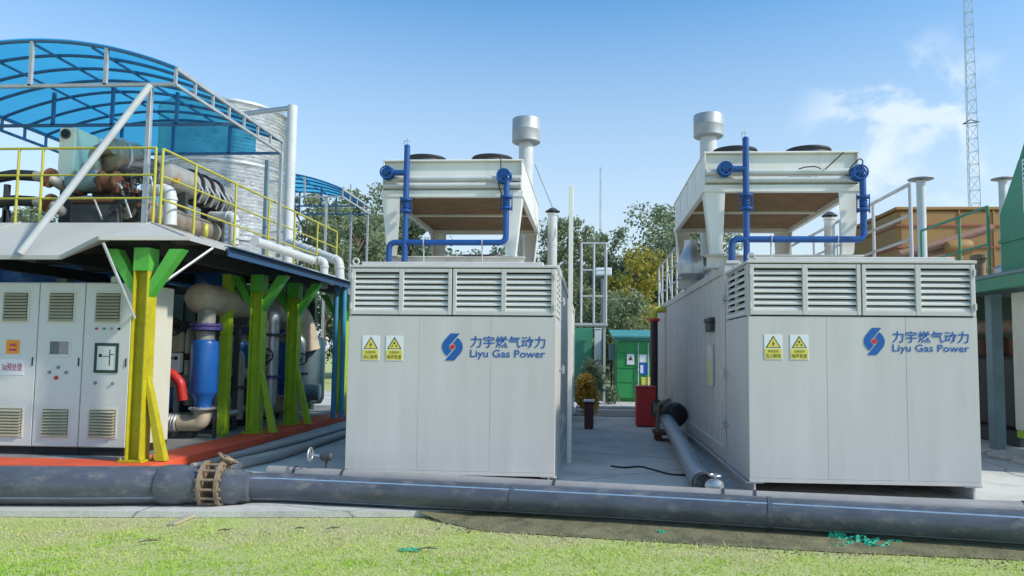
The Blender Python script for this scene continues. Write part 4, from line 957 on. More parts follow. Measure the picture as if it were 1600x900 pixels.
def hcol(x,y,mt,wd=.22,dp=.2,top=2.72,foot=True,mid=None):
    c=MB(); z0=.125; f=.018
    c.box(x-wd/2,x-wd/2+f,y-dp/2,y+dp/2,z0+.02,top,.002); c.box(x+wd/2-f,x+wd/2,y-dp/2,y+dp/2,z0+.02,top,.002); c.box(x-wd/2+f+.0005,x+wd/2-f-.0005,y-.008,y+.008,z0+.02,top)
    c.box(x-wd/2-.05,x+wd/2+.05,y-dp/2-.05,y+dp/2+.05,z0-.003,z0+.0195)
    for bx_ in (-1,1):
        for by_ in (-1,1): c.cyl((x+bx_*(wd/2+.03),y+by_*(dp/2+.03),z0+.0197),(x+bx_*(wd/2+.03),y+by_*(dp/2+.03),z0+.05),.012,6)
    o=c.build('column',mt,sh)
    for s in (-1,1):
        g=MB(); p0=(x+s*wd/2,2.12); p1=(x+s*(wd/2+.001),2.31); p2=(x+s*.50,2.71); p3=(x+s*.33,2.71)
        g.prism([(p0[0],y-.07,p0[1]),(p1[0],y-.07,p1[1]),(p3[0],y-.07,p3[1]),(p2[0],y-.07,p2[1])] if s<0 else [(p0[0],y-.07,p0[1]),(p2[0],y-.07,p2[1]),(p3[0],y-.07,p3[1]),(p1[0],y-.07,p1[1])],(0,.14,0))
        g.build('bracket',M['green'] ,o)
    if foot:
        g=MB(); g.prism([(x+wd/2+.001,y-.03,1.15),(x+wd/2+.001,y-.03,.95),(x+wd/2+.16,y-.03,.13),(x+wd/2+.27,y-.03,.13)],(0,.10,0)); g.build('foot_brace',mt,o)
    h=MB(); h.box(x-wd/2-.004,x+wd/2+.004,y-dp/2-.004,y+dp/2+.004,2.44,2.722); h.build('column_head',M['green'],o)
    return o
hcol(-5.48,8.75,M['colyel'],wd=.19)
hcol(-5.48,11.9,M['lime'],wd=.20)
hcol(-5.46,13.35,M['lime'],wd=.20)
hcol(-5.45,16.0,M['lime'],foot=False)
for (x,y) in ((-5.86,11.6),(-6.5,13.8)):
    c=MB(); c.box(x-.07,x+.07,y-.07,y+.07,.125,2.70,.004); c.build('column',M['lime'],sh)
for x in (-9.3,):
    for y in (9.6,12.5): 
        c=MB(); c.box(x-.1,x+.1,y-.1,y+.1,.125,2.70,.004); c.build('column',M['tealsteel'],sh)
a=MB(); a.tube([(-5.78,8.36,2.74),(-5.52,8.64,1.85)],.018,8); a.build('awning_prop',M['steel'],sh)
a=MB(); a.tube([(-4.93,9.3,2.81),(-5.37,8.72,2.20)],.02,8); a.build('awning_prop',M['steel'],sh)

# yellow railings on the deck
railing('deck_railing','yellow three rail railing along the front of the shelter deck',[(x,9.36) for x in (-9.2,-7.72,-7.38,-5.80)],DKZ,1.02,(1,.64,.33),'yellow',.018,group=None)
Yp=[9.42,10.26,11.49,12.74,13.9,15.1,16.3]
railing('deck_railing','long yellow railing running back along the alley side of the shelter deck',[(-5.74,y) for y in Yp],DKZ,1.02,(1,.64,.33),'yellow',.018)

# arched canopies
def canopy(label,x0,x1,y0,y1,ze,rise,bays,posts,tie=.22,ncross=3,pb=DKZ,gable=None):
    t=thing('arched_canopy',label,'canopy',((x0+x1)/2,y0,DKZ),'blue arched canopies')
    n=24; cx=(x0+x1)/2; hw=(x1-x0)/2
    prof=[(x0+(x1-x0)*k/n, ze+rise*(1-((x0+(x1-x0)*k/n-cx)/hw)**2)) for k in range(n+1)]
    s=MB()
    for k in range(n):
        (xa,za),(xb,zb)=prof[k],prof[k+1]
        s.add([(xa,y0-.03,za+.03),(xb,y0-.03,zb+.03),(xb,y1+.03,zb+.03),(xa,y1+.03,za+.03)],[(0,1,2,3)])
    s.build('roof_sheet',M['canopy'],t,fix=False)
    if gable:
        gs=MB(); q=[(x,z) for x,z in prof if x<gable]
        gs.add([(x,y1+.05,z+.02) for x,z in q]+[(x,y1+.05,ze-tie) for x,z in reversed(q)],[tuple(range(2*len(q)))]); gs.build('gable_sheet',M['canopy'],t,fix=False,smooth=False)
    for k in range(bays+1):
        y=y0+(y1-y0)*k/bays; r=MB(); r.tube([(x,y,z) for x,z in prof],.025,8); r.build('arch_rib',M['canframe'],t)
    pl=MB()
    for k in (7,12,17): x,z=prof[k]; pl.bar((x,y0,z-.03),(x,y1,z-.03),.028,.028)
    pl.build('purlin',M['canframe'],t)
    for x,z in (prof[0],prof[-1]):
        e=MB(); e.bar((x,y0,z),(x,y1,z),.05,.05); e.bar((x,y0,z-tie),(x,y1,z-tie),.04,.04)
        for k in range(bays+1): y=y0+(y1-y0)*k/bays; e.bar((x,y,z-tie),(x,y,z),.035,.035)
        e.build('edge_truss',M['framegrey'] if x==x1 else M['canframe'],t)
    for k in range(ncross):
        y=y0+(y1-y0)*k/(ncross-1); e=MB(); e.bar((x0,y,ze-tie),(x1,y,ze-tie),.045,.045)
        for f in (.26,.5,.5+.26): x=x0+(x1-x0)*f; z=ze+rise*(1-((x-cx)/hw)**2); e.bar((x,y,ze-tie),(x,y,z),.045,.045)
        e.build('tie_truss',M['framegrey'] if k==0 else M['canframe'],t)
    for (x,y) in posts: MB().box(x-.03,x+.03,y-.03,y+.03,pb+.001,ze-tie-.02,.003).build('post',M['steel'],t)
    return t
M['canframe']=mat('blue_grey_frame',(0.05,0.13,0.26),0.45,0,0.15,5)
cy0=9.5
ct=canopy('large blue translucent arched canopy over the deck machinery',-9.82,-5.66,cy0,13.0,5.31,.42,7,[(-6.02,9.52),(-5.62,12.9),(-9.5,9.5),(-9.5,12.9)],gable=-6.15)
b=MB(); b.tube([(-5.98,9.44,5.06),(-7.02,8.62,2.64)],.045,14); b.build('brace',M['rail_white'],ct)
canopy('smaller blue arched canopy farther back behind the corrugated tank',-11.9,-7.16,20.7,23.4,6.14,.52,4,[(-7.65,20.75),(-7.2,23.3),(-7.75,23.3)],pb=.004)

# control cabinets
def cabinet(label,x0,x1,kind,side=False):
    y0,y1,z0,z1=9.10,10.05,.22,2.33
    t=thing('control_cabinet',label,'control cabinet',((x0+x1)/2,y0,.12),'control cabinets under the awning')
    b=MB(); b.box(x0+.003,x1-.003,y0+.02,y1,z0,z1,.006); b.build('cabinet_body',M['cab'] if not side else M['cabcream'],t)  # end cabinet body in cream: its sunlit flank is put into the colour
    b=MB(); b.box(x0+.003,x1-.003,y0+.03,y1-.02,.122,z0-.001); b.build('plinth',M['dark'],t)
    d=MB(); d.box(x0+.008,x1-.008,y0,y0+.019,z0+.01,z1-.012,.004); dr=d.build('door',M['cab'],t)
    cx=(x0+x1)/2
    for (za,zb,hw) in ((1.83,2.19,.16),(.36,.70,.17)):
        f=MB(); 
        f.box(cx-hw-.025,cx+hw+.025,y0-.008,y0-.0005,za-.025,zb+.025,.003); fo=f.build('vent',M['cabcream'],t)
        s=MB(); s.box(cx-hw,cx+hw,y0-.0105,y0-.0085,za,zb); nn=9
        s.build('vent_shade_plate',M['dark'],fo)  # flat dark plate painting the shade behind the vent slats
        s=MB(); p=(zb-za)/nn
        for k in range(nn): z=za+k*p; s.prism([(cx-hw,y0-.032,z),(cx-hw,y0-.011,z+p*.78),(cx-hw,y0-.011,z+p*.55)],(2*hw,0,0))
        s.build('vent_slats',M['vent'],fo)
    ln=MB(); ln.box(x1-.05,x1-.035,y0-.012,y0-.0005,1.25,1.36,.003); ln.build('handle',M['dark'],t)
    def knob(x,z,mt,r=.016):
        k=MB(); k.lathe([(r*1.3,0),(r*1.3,.006),(r,.008),(r,.022),(0,.024)],(x,y0-.0005,z),(0,-1,0),14); k.build('push_button',mt,t)
    if kind=='sticker':
        q=MB(); q.box(cx-.10,cx+.08,y0-.004,y0-.0005,1.40,1.58); s=q.build('warning_sticker',M['orange'],t)
        q=MB(); q.box(cx-.05,cx-.025,y0-.006,y0-.0045,1.50,1.53); q.box(cx-.015,cx+.015,y0-.006,y0-.0045,1.50,1.53); q.box(cx+.025,cx+.04,y0-.006,y0-.0045,1.49,1.54); q.box(cx-.06,cx+.04,y0-.006,y0-.0045,1.44,1.465); q.build('sticker_print',M['signred'],s)
        q=MB(); q.box(cx-.17,cx+.16,y0-.004,y0-.0005,1.13,1.33); s=q.build('name_label',M['signwhite'],t)
        text_mb('3#预处理',cx-.14,cx+.13,1.18,1.28,y0-.0055,embolden=.01).build('label_lettering',M['signred'],s,smooth=False,fix=False)
    if kind=='screen':
        q=MB(); q.box(cx-.15,cx+.15,y0-.008,y0-.0005,1.365,1.595,.003); s=q.build('screen_bezel',M['cab'],t)
        q=MB(); q.box(cx-.125,cx-.002,y0-.010,y0-.0085,1.40,1.565); q.build('screen',M['screen'],s)
        q=MB(); q.box(cx-.001,cx+.125,y0-.010,y0-.0085,1.40,1.565); q.build('screen',M['screenlt'],s)
        knob(cx-.115,1.17,M['tealsteel']); knob(cx+.11,1.17,M['tealsteel']); knob(cx,1.235,M['tealsteel']); knob(cx-.02,1.10,M['red'],.02)
    if kind=='diagram':
        x_=cx+.01
        q=MB(); 
        for a_,b_,c_,d_ in ((-.16,-.125,1.17,1.55),(.125,.16,1.17,1.55),(-.1245,.1245,1.17,1.205),(-.1245,.1245,1.515,1.55)): q.box(x_+a_,x_+b_,y0-.012,y0-.0005,c_,d_,.002)
        s=q.build('window_frame',M['dkgreen'],t)
        q=MB(); q.box(x_-.124,x_+.124,y0-.006,y0-.0005,1.206,1.514); q.build('diagram_sheet',M['glasspanel'],s)
        q=MB(); q.box(x_-.10,x_-.06,y0-.008,y0-.0065,1.37,1.41)
        for k in range(5): q.box(x_-.05+k*.02,x_-.038+k*.02,y0-.008,y0-.0065,1.375,1.387)
        q.box(x_+.04,x_+.052,y0-.008,y0-.0065,1.26,1.47); q.box(x_+.053,x_+.10,y0-.008,y0-.0065,1.40,1.41); q.build('diagram_lines',M['dark'],s)
        for k,mt in enumerate(('red','teal','vent','dark')): knob(cx-.14+k*.1,1.735,M[mt],.012)
        knob(cx-.12,1.04,M['tealsteel']); knob(cx+.115,1.04,M['tealsteel'])
        e=MB(); e.box(cx-.06,cx+.06,y0+.10,y0+.13,z1+.001,z1+.09,.01); e.build('lifting_lug',M['cab'],t)
cabinet('grey control cabinet with an orange sticker and white name label',-7.73,-7.11,'sticker')
cabinet('grey control cabinet with a display screen above four buttons',-7.11,-6.49,'screen')
cabinet('grey control cabinet with a black framed diagram window, next to the yellow column',-6.49,-5.86,'diagram',True)

# blue tarpaulin hanging behind the cabinets
tp=MB(); nx,nz_=40,6; vs=[]
for j in range(nz_+1):
    for i in range(nx+1):
        x=-14+7.3*i/nx; z=2.62+.50*j/nz_-.10*(1-j/nz_)*math.sin(i*.9); y=13.6+.10*math.sin(i*1.3+j*.5)-.10*j/nz_; vs.append((x,y,z))
tp.add(vs,[(j*(nx+1)+i,j*(nx+1)+i+1,(j+1)*(nx+1)+i+1,(j+1)*(nx+1)+i) for j in range(nz_) for i in range(nx)])
o=tp.build('tarpaulin',M['tarp'],origin=(-10,13.6,2.6),fix=False); md=o.modifiers.new('s','SOLIDIFY'); md.thickness=.01; tag(o,'crumpled blue tarpaulin hung behind the control cabinets','tarpaulin')
# dark wall added at the rear to stop daylight under the deck
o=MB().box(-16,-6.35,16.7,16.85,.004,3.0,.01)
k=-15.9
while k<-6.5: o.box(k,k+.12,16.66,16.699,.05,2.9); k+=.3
o=o.build('dark_backing',M['dkgreen'],origin=(-11,16.7,0)); tag(o,'dark green ribbed wall added to stop daylight behind the pipe shelter','wall')

# ---- machinery under the deck
def header(label,pts,r,mt='tan'):
    t=thing('header_pipe',label,'pipe',pts[0]); return t
t=thing('header_pipe','fat tan header pipe with a domed end under the deck','pipe',(-6.05,11.5,.12))
yh=11.0; ph=Vector((atY(314,466,yh).x,yh,atY(314,466,yh).z)); pe=Vector((-6.0,15.0,ph.z-.05))
b=MB(); b.lathe([(0,-.22),(.10,-.205),(.19,-.13),(.235,-.03),(.245,.05)],ph,(0,1,0),28)
b.tube(fillet([ph+Vector((0,.04,0)),pe,pe+Vector((0.15,0.1,-.75))],.45,10),.24,28); b.build('pipe',M['tan'],t)
for k in (.9,1.9,2.7): q=ph+(pe-ph).normalized()*k; MB().lathe([(.242,-.015),(.25,-.015),(.25,.015),(.242,.015)],q,pe-ph,28).build('band',M['steel'],t)
for yy in (12.2,14.4):
    b=MB(); b.box(ph.x-.2,ph.x+.2,yy,yy+.08,ph.z-.36,ph.z-.25); b.box(ph.x-.04,ph.x+.04,yy+.002,yy+.078,.125,ph.z-.355); b.build('support',M['dark_gray'],t)
def filt(label,x,y,ms,zt,vm='vessel',red=True):
    t=thing('filter_vessel',label,'filter vessel',(x,y,.12),'filter vessels under the deck')
    b=MB(); b.lathe([(.12,.60),(.13,.72),(.19,.80),(.205,.84),(.205,1.55),(.19,1.60),(.14,1.63)],(x,y,0),seg=28); b.build('shell',vm if not isinstance(vm,str) else M[vm],t)
    b=MB(); b.lathe([(.135,1.631),(.135,1.76)],(x,y,0),seg=24); b.lathe([(.13,1.875),(.13,zt-.18)],(x,y,0),seg=24); b.build('neck',M['tangrey'],t)
    b=MB(); flange(b,(x,y,1.80),(0,0,1),.24,.05,12); flange(b,(x,y,1.855),(0,0,1),.24,.035,12); b.build('flange',M['purple'],t)
    b=MB(); flange(b,(x,y,.585),(0,0,1),.20,.03,10); b.build('lower_flange',M['steel'],t)
    b=MB(); b.tube(fillet([(x,y,.57),(x,y,.36),(x-.34,y-.02,.36)],.2,8),.125,24); b.build('elbow',M['tan'],t)
    b=MB(); pr_=[]
    for k in range(15): pr_.append((.15 if k%2 else .118,-.022*k))
    b.lathe(pr_,(x-.345,y-.02,.36),(1,0,.0),24); b.lathe([(.17,-.34),(.17,-.31)],(x-.345,y-.02,.36),(1,0,0),20); b.build('bellows',M['steel'],t)
    w_=MB(); wx,wz=x-.42,1.82; 
    w_.torus((wx,y-.16,wz),(0,1,0),.125,.014,26,7)
    for k in range(5): a=2*math.pi*k/5+.3; w_.bar((wx,y-.16,wz),(wx+.125*math.cos(a),y-.16,wz+.125*math.sin(a)),.018,.012)
    w_.cyl((wx,y-.17,wz),(wx,y-.05,wz),.02,10); w_.bar((wx,y-.06,wz),(x-.2,y-.02,wz+.02),.07,.09); w_.build('handwheel',M['black'],t)
    if red:
        h=MB(); h.tube(fillet([(x-.55,y-.30,1.10),(x-.36,y-.30,1.14),(x-.20,y-.30,.98),(x-.16,y-.28,.72)],.14,8),.07,16); h.build('hose',M['red'] if red==1 else M['dkred'],t)
    b=MB()
    for s in (-1,1): b.box(x+s*.16-.02,x+s*.16+.02,y+.05,y+.10,.125,.95)
    b.build('leg',M['dark_gray'],t); return t
filt('blue filter vessel with red hose nearest the yellow column',atY(320,560,yh).x,yh,0,ph.z,red=1)
filt('shaded blue filter vessel behind the first lime column',atY(388,560,13.0).x-.2,13.0,0,ph.z,red=2)
filt('shaded blue filter vessel between the two lime columns',-6.0,14.3,0,ph.z,red=0)
t=thing('gauge_panel','small gauge box on a post behind the cream cabinet side','gauge box',(-6.5,11.2,.12))
b=MB(); b.box(-6.48,-6.28,11.0,11.1,1.12,1.42,.01); b.build('box',M['signwhite'],t); b=MB(); b.box(-6.42,-6.36,11.11,11.16,.125,1.6); b.build('post',M['tangrey'],t)
b=MB()
for k in range(2): b.lathe([(.03,0),(.03,.012),(0,.013)],(-6.42+k*.08,10.999,1.34),(0,-1,0),12)
b.build('dial',M['dark'],t)
b=MB(); b.box(-6.47,-6.27,11.02,11.12,1.43,1.75,.02); b.build('meter_head',M['vent'],t)
# grey blower tank and duct at the rear
t=thing('blower_tank','grey steel tank with a fat horizontal duct near the end of the shelter','tank',(-6.0,15.6,.12))
b=MB(); b.lathe([(.0,.2),(.24,.22),(.30,.32),(.30,1.50),(.24,1.62),(.1,1.68),(0,1.68)],(-5.95,15.5,.125),seg=28); b.build('shell',M['tealsteel'],t)
b=MB(); b.tube(fillet([(-6.25,14.9,1.3),(-6.25,14.9,.62),(-5.55,15.0,.62)],.25,8),.17,24); b.build('duct',M['tealsteel'],t)
b=MB(); b.tube([(-5.98,15.1,1.62),(-5.70,15.1,1.62)],.06,12); flange(b,(-5.98,15.1,1.62),(1,0,0),.14); b.build('branch',M['tealsteel'],t)
o=MB().box(-6.02,-5.9,15.0,15.06,1.85,2.32,.02).prism([(-6.02,15.0,2.321),(-5.9,15.0,2.321),(-5.93,15.0,2.42),(-6.0,15.0,2.42)],(0,.06,0)).cyl((-5.96,15.03,1.78),(-5.96,15.03,1.849),.03,10).build('lamp_box',M['orange'],origin=(-5.96,15.03,1.78)); tag(o,'orange box fixed beside the blue downpipes','box')
# dark pump skid on the floor inside
t=thing('pump_skid','dark pump skid deep inside the pipe shelter','pump skid',(-7.4,13,.12))
b=MB(); b.box(-8.9,-6.7,12.2,14.6,.125,.28,.01); b.build('base',M['dark_gray'],t)
b=MB()
for k in range(3): b.lathe([(0,-.45),(.2,-.4),(.28,-.2),(.28,.3),(.18,.42),(0,.44)],(-7.3-.6*k,12.8+.3*k,.62),(0,1,0),20)
b.build('pump',M['vessel'],t)
b=MB()
for k in range(4): b.tube(fillet([(-7.0-.5*k,12.6+.2*k,.5),(-7.0-.5*k,12.6+.2*k,1.9),(-7.0-.5*k,15.5,1.9)],.25),.09,14)
b.build('pipework',M['tangrey'],t)
t=thing('manifold','beige and grey valve manifold between the lime columns','manifold',(-6.2,12.4,.12))
b=MB(); b.tube(fillet([(-6.15,11.9,1.05),(-6.15,13.9,1.05),(-6.15,13.9,.35)],.2),.10,18); b.build('pipe',M['tan'],t)
b=MB(); b.tube(fillet([(-5.95,12.3,.30),(-5.95,12.3,1.45),(-6.5,12.3,1.45)],.16),.075,16); b.build('pipe',M['tangrey'],t)
b=MB(); b.tube(fillet([(-5.85,14.7,.25),(-5.85,14.7,1.75),(-6.6,14.7,1.75)],.16),.085,16); b.build('pipe',M['steel'],t)
b=MB(); b.tube([(-6.5,11.4,.42),(-5.95,11.45,.42),(-5.95,12.2,.42)],.06,14); b.build('pipe',M['steel'],t)
for (x,y,z,ax) in ((-6.15,12.5,1.05,(0,1,0)),(-6.15,13.3,1.05,(0,1,0)),(-5.95,12.3,.85,(0,0,1)),(-5.85,14.7,1.0,(0,0,1))):
    b=MB(); flange(b,(x,y,z),ax,.155,.03,8); b.build('flange',M['dark_gray'],t)
for (x,y,z) in ((-5.80,12.75,1.28),(-5.72,14.4,1.30)):
    b=MB(); b.torus((x,y,z),(.5,-1,0),.11,.013,24,6); b.cyl((x,y,z),(x-.1,y+.2,z-.05),.018,8)
    for k in range(5): a=2*math.pi*k/5; b.bar((x,y,z),(x+.098*math.cos(a),y+.049*math.cos(a),z+.11*math.sin(a)),.014,.01)
    b.build('handwheel',M['black'],t)
b=MB(); b.box(-6.25,-6.05,12.9,12.98,.125,.94); b.build('stand',M['dark_gray'],t)
for lab,px,Yv,zt2,rr in (('beige vertical pipe with dark flanges behind the nearest blue vessel',352,12.3,2.25,.11),('grey vertical pipe with dark flanges between the lime columns',424,13.0,2.20,.12)):
    xv=atY(px,560,Yv).x; t=thing('vertical_pipe',lab,'pipe',(xv,Yv,.12),'vertical pipes under the deck')
    b=MB(); b.tube(fillet([(xv-.5,Yv,.42),(xv,Yv,.42),(xv,Yv,zt2),(xv-.45,Yv,zt2)],.2,8),rr,20); b.build('pipe',M['tan'] if px<400 else M['steel'],t)
    b=MB(); flange(b,(xv,Yv,1.0),(0,0,1),rr+.07,.04,10); b.build('flange',M['purple'],t)
    b=MB(); flange(b,(xv,Yv,1.75),(0,0,1),rr+.07,.04,10); b.build('flange',M['dark_gray'],t)
    b=MB(); b.torus((xv+.02,Yv-.28,1.38),(.2,-1,0),.12,.014,24,6); b.cyl((xv+.02,Yv-.28,1.38),(xv,Yv-.05,1.38),.02,8)
    for k in range(5): a=2*math.pi*k/5; b.bar((xv+.02,Yv-.28,1.38),(xv+.02+.11*math.cos(a),Yv-.28+.02*math.cos(a),1.38+.12*math.sin(a)),.014,.01)
    b.build('handwheel',M['black'],t)
t=thing('low_pipe_rack','rusty and grey pipes stacked low behind the lime columns','pipes',(-6.6,12.4,.12))
for k,(z,x,mt,r) in enumerate(((.28,-6.45,'tealsteel',.09),(.28,-6.75,'rustdk',.08),(.95,-6.7,'tangrey',.10),(1.35,-6.85,'rustdk',.06))): 
    b=MB(); b.tube([(x,11.6,z),(x,16.5,z)],r,14); b.build('pipe',M[mt],t)
b=MB()
for y in (12.2,14.2,16.0): b.box(-6.98,-6.93,y,y+.05,.125,1.5); b.box(-6.929,-6.3,y,y+.05,.125,.17)
b.build('stand',M['dark_gray'],t)
o=MB().torus((-5.72,11.3,.20),(1,.6,0),.07,.02,18,8).box(-5.75,-5.69,11.24,11.36,.125,.14).build('anchor_ring',M['lime'],origin=(-5.72,11.3,.125)); tag(o,'small lime anchor ring on the kerb edge','ring')
# blue downpipes at the far end
for lab,px in (('blue downpipe nearest the last lime column',525),('blue downpipe close against the left container',537)):
    p=atY(px,500,14.6); o=MB().tube([(p.x,14.6,.125),(p.x,14.6,2.84)],.05,14).build('downpipe',M['downblue'] if 'downblue' in M else M['fascia'],origin=(p.x,14.6,.125)); tag(o,lab,'pipe','blue downpipes')

# ---- machinery on the deck
t=thing('fan_box','beige electrical box with a round fan vent on the deck','electrical box',(-7.4,10.3,DKZ))
fx0,fx1=atY(91,240,10.3).x,atY(116,240,10.3).x; z0_,z1_=atY(100,285,10.3).z,atY(100,199,10.3).z
b=MB(); b.box(fx0,fx1,10.3,11.15,z0_,z1_,.01); b.build('box',M['boxwhite'],t)
b=MB(); cc=((fx0+fx1)/2-.02,10.30,z1_-.10); b.lathe([(.05,0),(.05,.02),(.075,.02),(.075,0)],cc,(0,-1,0),24); 
for k in range(4): a=k*math.pi/4; b.bar((cc[0]-.06*math.cos(a),10.285,cc[2]-.06*math.sin(a)),(cc[0]+.06*math.cos(a),10.285,cc[2]+.06*math.sin(a)),.008,.008)
b.build('fan_vent',M['dark_gray'],t)
b=MB(); b.box(fx0+.02,fx1-.02,10.35,10.40,DKZ,z0_-.001); b.box(fx0+.02,fx1-.02,11.05,11.10,DKZ,z0_-.001); b.build('stand',M['dark_gray'],t)
def V(px,py,Y): return atY(px,py,Y)
t=thing('blower','tan blower with a big round casing and elbow on the deck','blower',V(175,340,10.6))
b=MB(); c=V(182,246,10.5); b.lathe([(0,-.22),(.15,-.22),(.25,-.16),(.27,-.05),(.27,.32),(.22,.40),(0,.42)],c,(.25,1,0),32); b.build('casing',M['brownmetal'],t)
b=MB(); b.tube(fillet([V(178,232,10.2),V(147,234,10.2),V(150,300,10.2)],.16,8),.085,18); b.build('elbow',M['brownmetal'],t)
b=MB()
for k in (0,.26): b.lathe([(.285,-.02),(.305,-.02),(.305,.02),(.285,.02)],c+Vector((.25,1,0)).normalized()*(k),(.25,1,0),32)
b.build('clamp_ring',M['steel'],t)
b=MB(); q=V(215,265,10.7); b.lathe([(.17,-.3),(.19,-.25),(.19,.3),(.13,.36),(0,.37)],q,(.6,.8,0),24); 
for k in range(10): a=2*math.pi*k/10; d=Vector((.6,.8,0)).normalized(); qq=Vector((0,0,1)).rotation_difference(d); pp_=q+qq@Vector((.195*math.cos(a),.195*math.sin(a),0)); b.bar(pp_-d*.22,pp_+d*.25,.012,.02)
b.build('motor',M['dark_gray'],t)
b=MB(); zb_=DKZ; b.box(c.x-.3,c.x+.45,c.y-.1,c.y+.5,zb_,zb_+.10,.01); b.box(c.x-.15,c.x+.15,c.y,c.y+.3,zb_+.101,c.z-.2); b.build('base',M['dark_gray'],t)
t=thing('gearbox','dark machine block with copper stained lid beneath the tan blower','machine',V(145,345,9.9))
a_=V(112,345,9.95); b_=V(190,318,9.95)
b=MB(); b.box(a_.x,b_.x,9.9,10.25,DKZ,b_.z,.02); b.build('body',M['dark_gray'],t)
b=MB(); b.box(a_.x+.0,b_.x-.08,9.88,10.2,b_.z+.001,b_.z+.09,.02); b.build('lid',M['rustdk'],t)
b=MB(); q=V(130,285,10.0); b.lathe([(0,-.2),(.12,-.2),(.15,-.1),(.15,.2),(0,.24)],q,(1,.2,.2),20); b.build('housing',M['tealsteel'],t)
b=MB(); q=V(172,285,9.95); b.lathe([(.10,-.12),(.16,-.12),(.16,-.09),(.12,-.08),(.12,.08),(.16,.09),(.16,.12),(.10,.12)],q,(1,.15,0),24); b.build('coupling',M['rustdk'],t)
t=thing('valve_cluster','tangle of dark valves and small pipes around the tan blower','valves',V(200,345,10.1))
def Vp(px,py,Y=10.05): return V(px,py,Y)
b=MB()
for (p,q,r_) in (((118,300),(118,345),.05),((134,298),(205,296),.045),((150,318),(226,316),.06),((168,345),(168,300),.04),((186,345),(186,285),.05),((208,340),(208,270),.045),((222,345),(222,300),.055),((196,280),(232,262),.035),((120,330),(200,332),.05)): b.tube([Vp(*p),Vp((p[0]+q[0])/2,(p[1]+q[1])/2,10.0),Vp(*q)],r_,12)
b.build('small_pipes',M['dark_gray'],t)
b=MB()
for (p,ax) in (((128,297),(1,0,0)),((200,296),(1,0,0)),((168,316),(0,0,1)),((186,300),(0,0,1)),((208,300),(0,0,1)),((222,322),(0,0,1)),((150,318),(1,0,0))): flange(b,Vp(*p,10.0),ax,.095,.05,8)
b.build('flanges',M['rustdk'],t)
b=MB()
for (p,r_) in (((196,300),.06),((214,283),.055),((176,330),.06)):
    c_=Vp(*p,9.85); b.torus(c_,(0,1,0),r_,.012,18,6); b.bar(c_-Vector((r_,0,0)),c_+Vector((r_,0,0)),.01,.01); b.cyl(c_,c_+Vector((0,.15,0)),.014,8)
b.build('handwheels',M['black'],t)
b=MB()
for k,(p,q) in enumerate((((150,290),(205,340)),((205,275),(245,335)),((110,310),(160,343)))): b.tube(fillet([Vp(*p,9.9),Vp((p[0]+q[0])/2+10,p[1]-4,9.85),Vp(*q,9.9)],.1),.014,8)
b.build('cables',M['steel'],t)
for lab,py,rr in (('upper black hose pipe with rusty elbow left on the deck',273,.075),('lower black hose pipe with rusty elbow left on the deck',313,.075)):
    t=thing('hose_pipe',lab,'pipe',V(40,345,9.7),'black hose pipes on the deck')
    b=MB(); b.tube(fillet([V(-160,py+6,9.75),V(0,py+4,9.75),V(22,py,9.75),V(56,py+2,9.75)],.3),rr,18); b.build('pipe',M['black'],t)
    b=MB(); b.tube(fillet([V(55,py+2,9.75),V(80,py+6,9.75),V(98,py+18,9.95)],.15),rr*.98,18); b.build('elbow',M['tangrey'],t)
    b=MB(); q=V(78,py+5,9.75); flange(b,q,(1,.1,-.35),.14,.05,8); b.build('flange',M['rustdk'],t)
    b=MB(); q=V(12,py+10,9.75); b.box(q.x-.03,q.x+.03,9.72,9.78,DKZ,q.z-.05); b.build('prop',M['dark_gray'],t)
t=thing('tan_duct','fat tan duct lying on the deck behind the corner railing','duct',V(230,345,10.2))
b=MB(); p0=V(196,322,10.0); b.tube([p0,p0+Vector((.02,1.0,0)),p0+Vector((.05,2.3,-.02))],.19,26); b.build('pipe',M['brownmetal'],t)
b=MB(); b.lathe([(.195,-.03),(.225,-.03),(.225,.03),(.195,.03)],p0+Vector((0,.08,0)),(0,1,0),28); b.build('collar',M['dark_gray'],t)
for yy in (10.5,11.8): MB().box(p0.x-.15,p0.x+.15,yy,yy+.1,DKZ,p0.z-.15).build('saddle',M['dark_gray'],t)
t=thing('scrubber','horizontal dusty green scrubber vessel with dark rings on the deck','vessel',V(280,345,11.5))
p0=V(250,272,10.9); d=Vector((.10,1.9,-.05)); b=MB(); b.lathe([(0,-.12),(.12,-.10),(.22,-.03),(.245,.05),(.245,1.8),(.20,1.9),(0,1.94)],p0,d,30); b.build('shell',M['tangrey'],t)
for k in (.75,1.05,1.35): MB().lathe([(.25,-.03),(.285,-.03),(.285,.03),(.25,.03)],p0+d.normalized()*k,d,30).build('ring',M['black'],t)
b=MB()
for k in range(7): q=p0+d.normalized()*(.6+.17*k); b.tube(fillet([q+Vector((.24,0,.05)),q+Vector((.34,.02,-.12)),q+Vector((.25,.04,-.30))],.08,4),.016,8)
b.build('small_pipes',M['steel'],t)
for k in (.4,1.5): q=p0+d.normalized()*k; MB().box(q.x-.2,q.x+.2,q.y-.04,q.y+.04,DKZ,q.z-.2).build('saddle',M['dark_gray'],t)
q=V(273,281,10.9); b=MB(); b.box(q.x-.02,q.x+.06,q.y,q.y+.03,q.z-.05,q.z+.03); b.build('tag_plate',M['orange'],t)
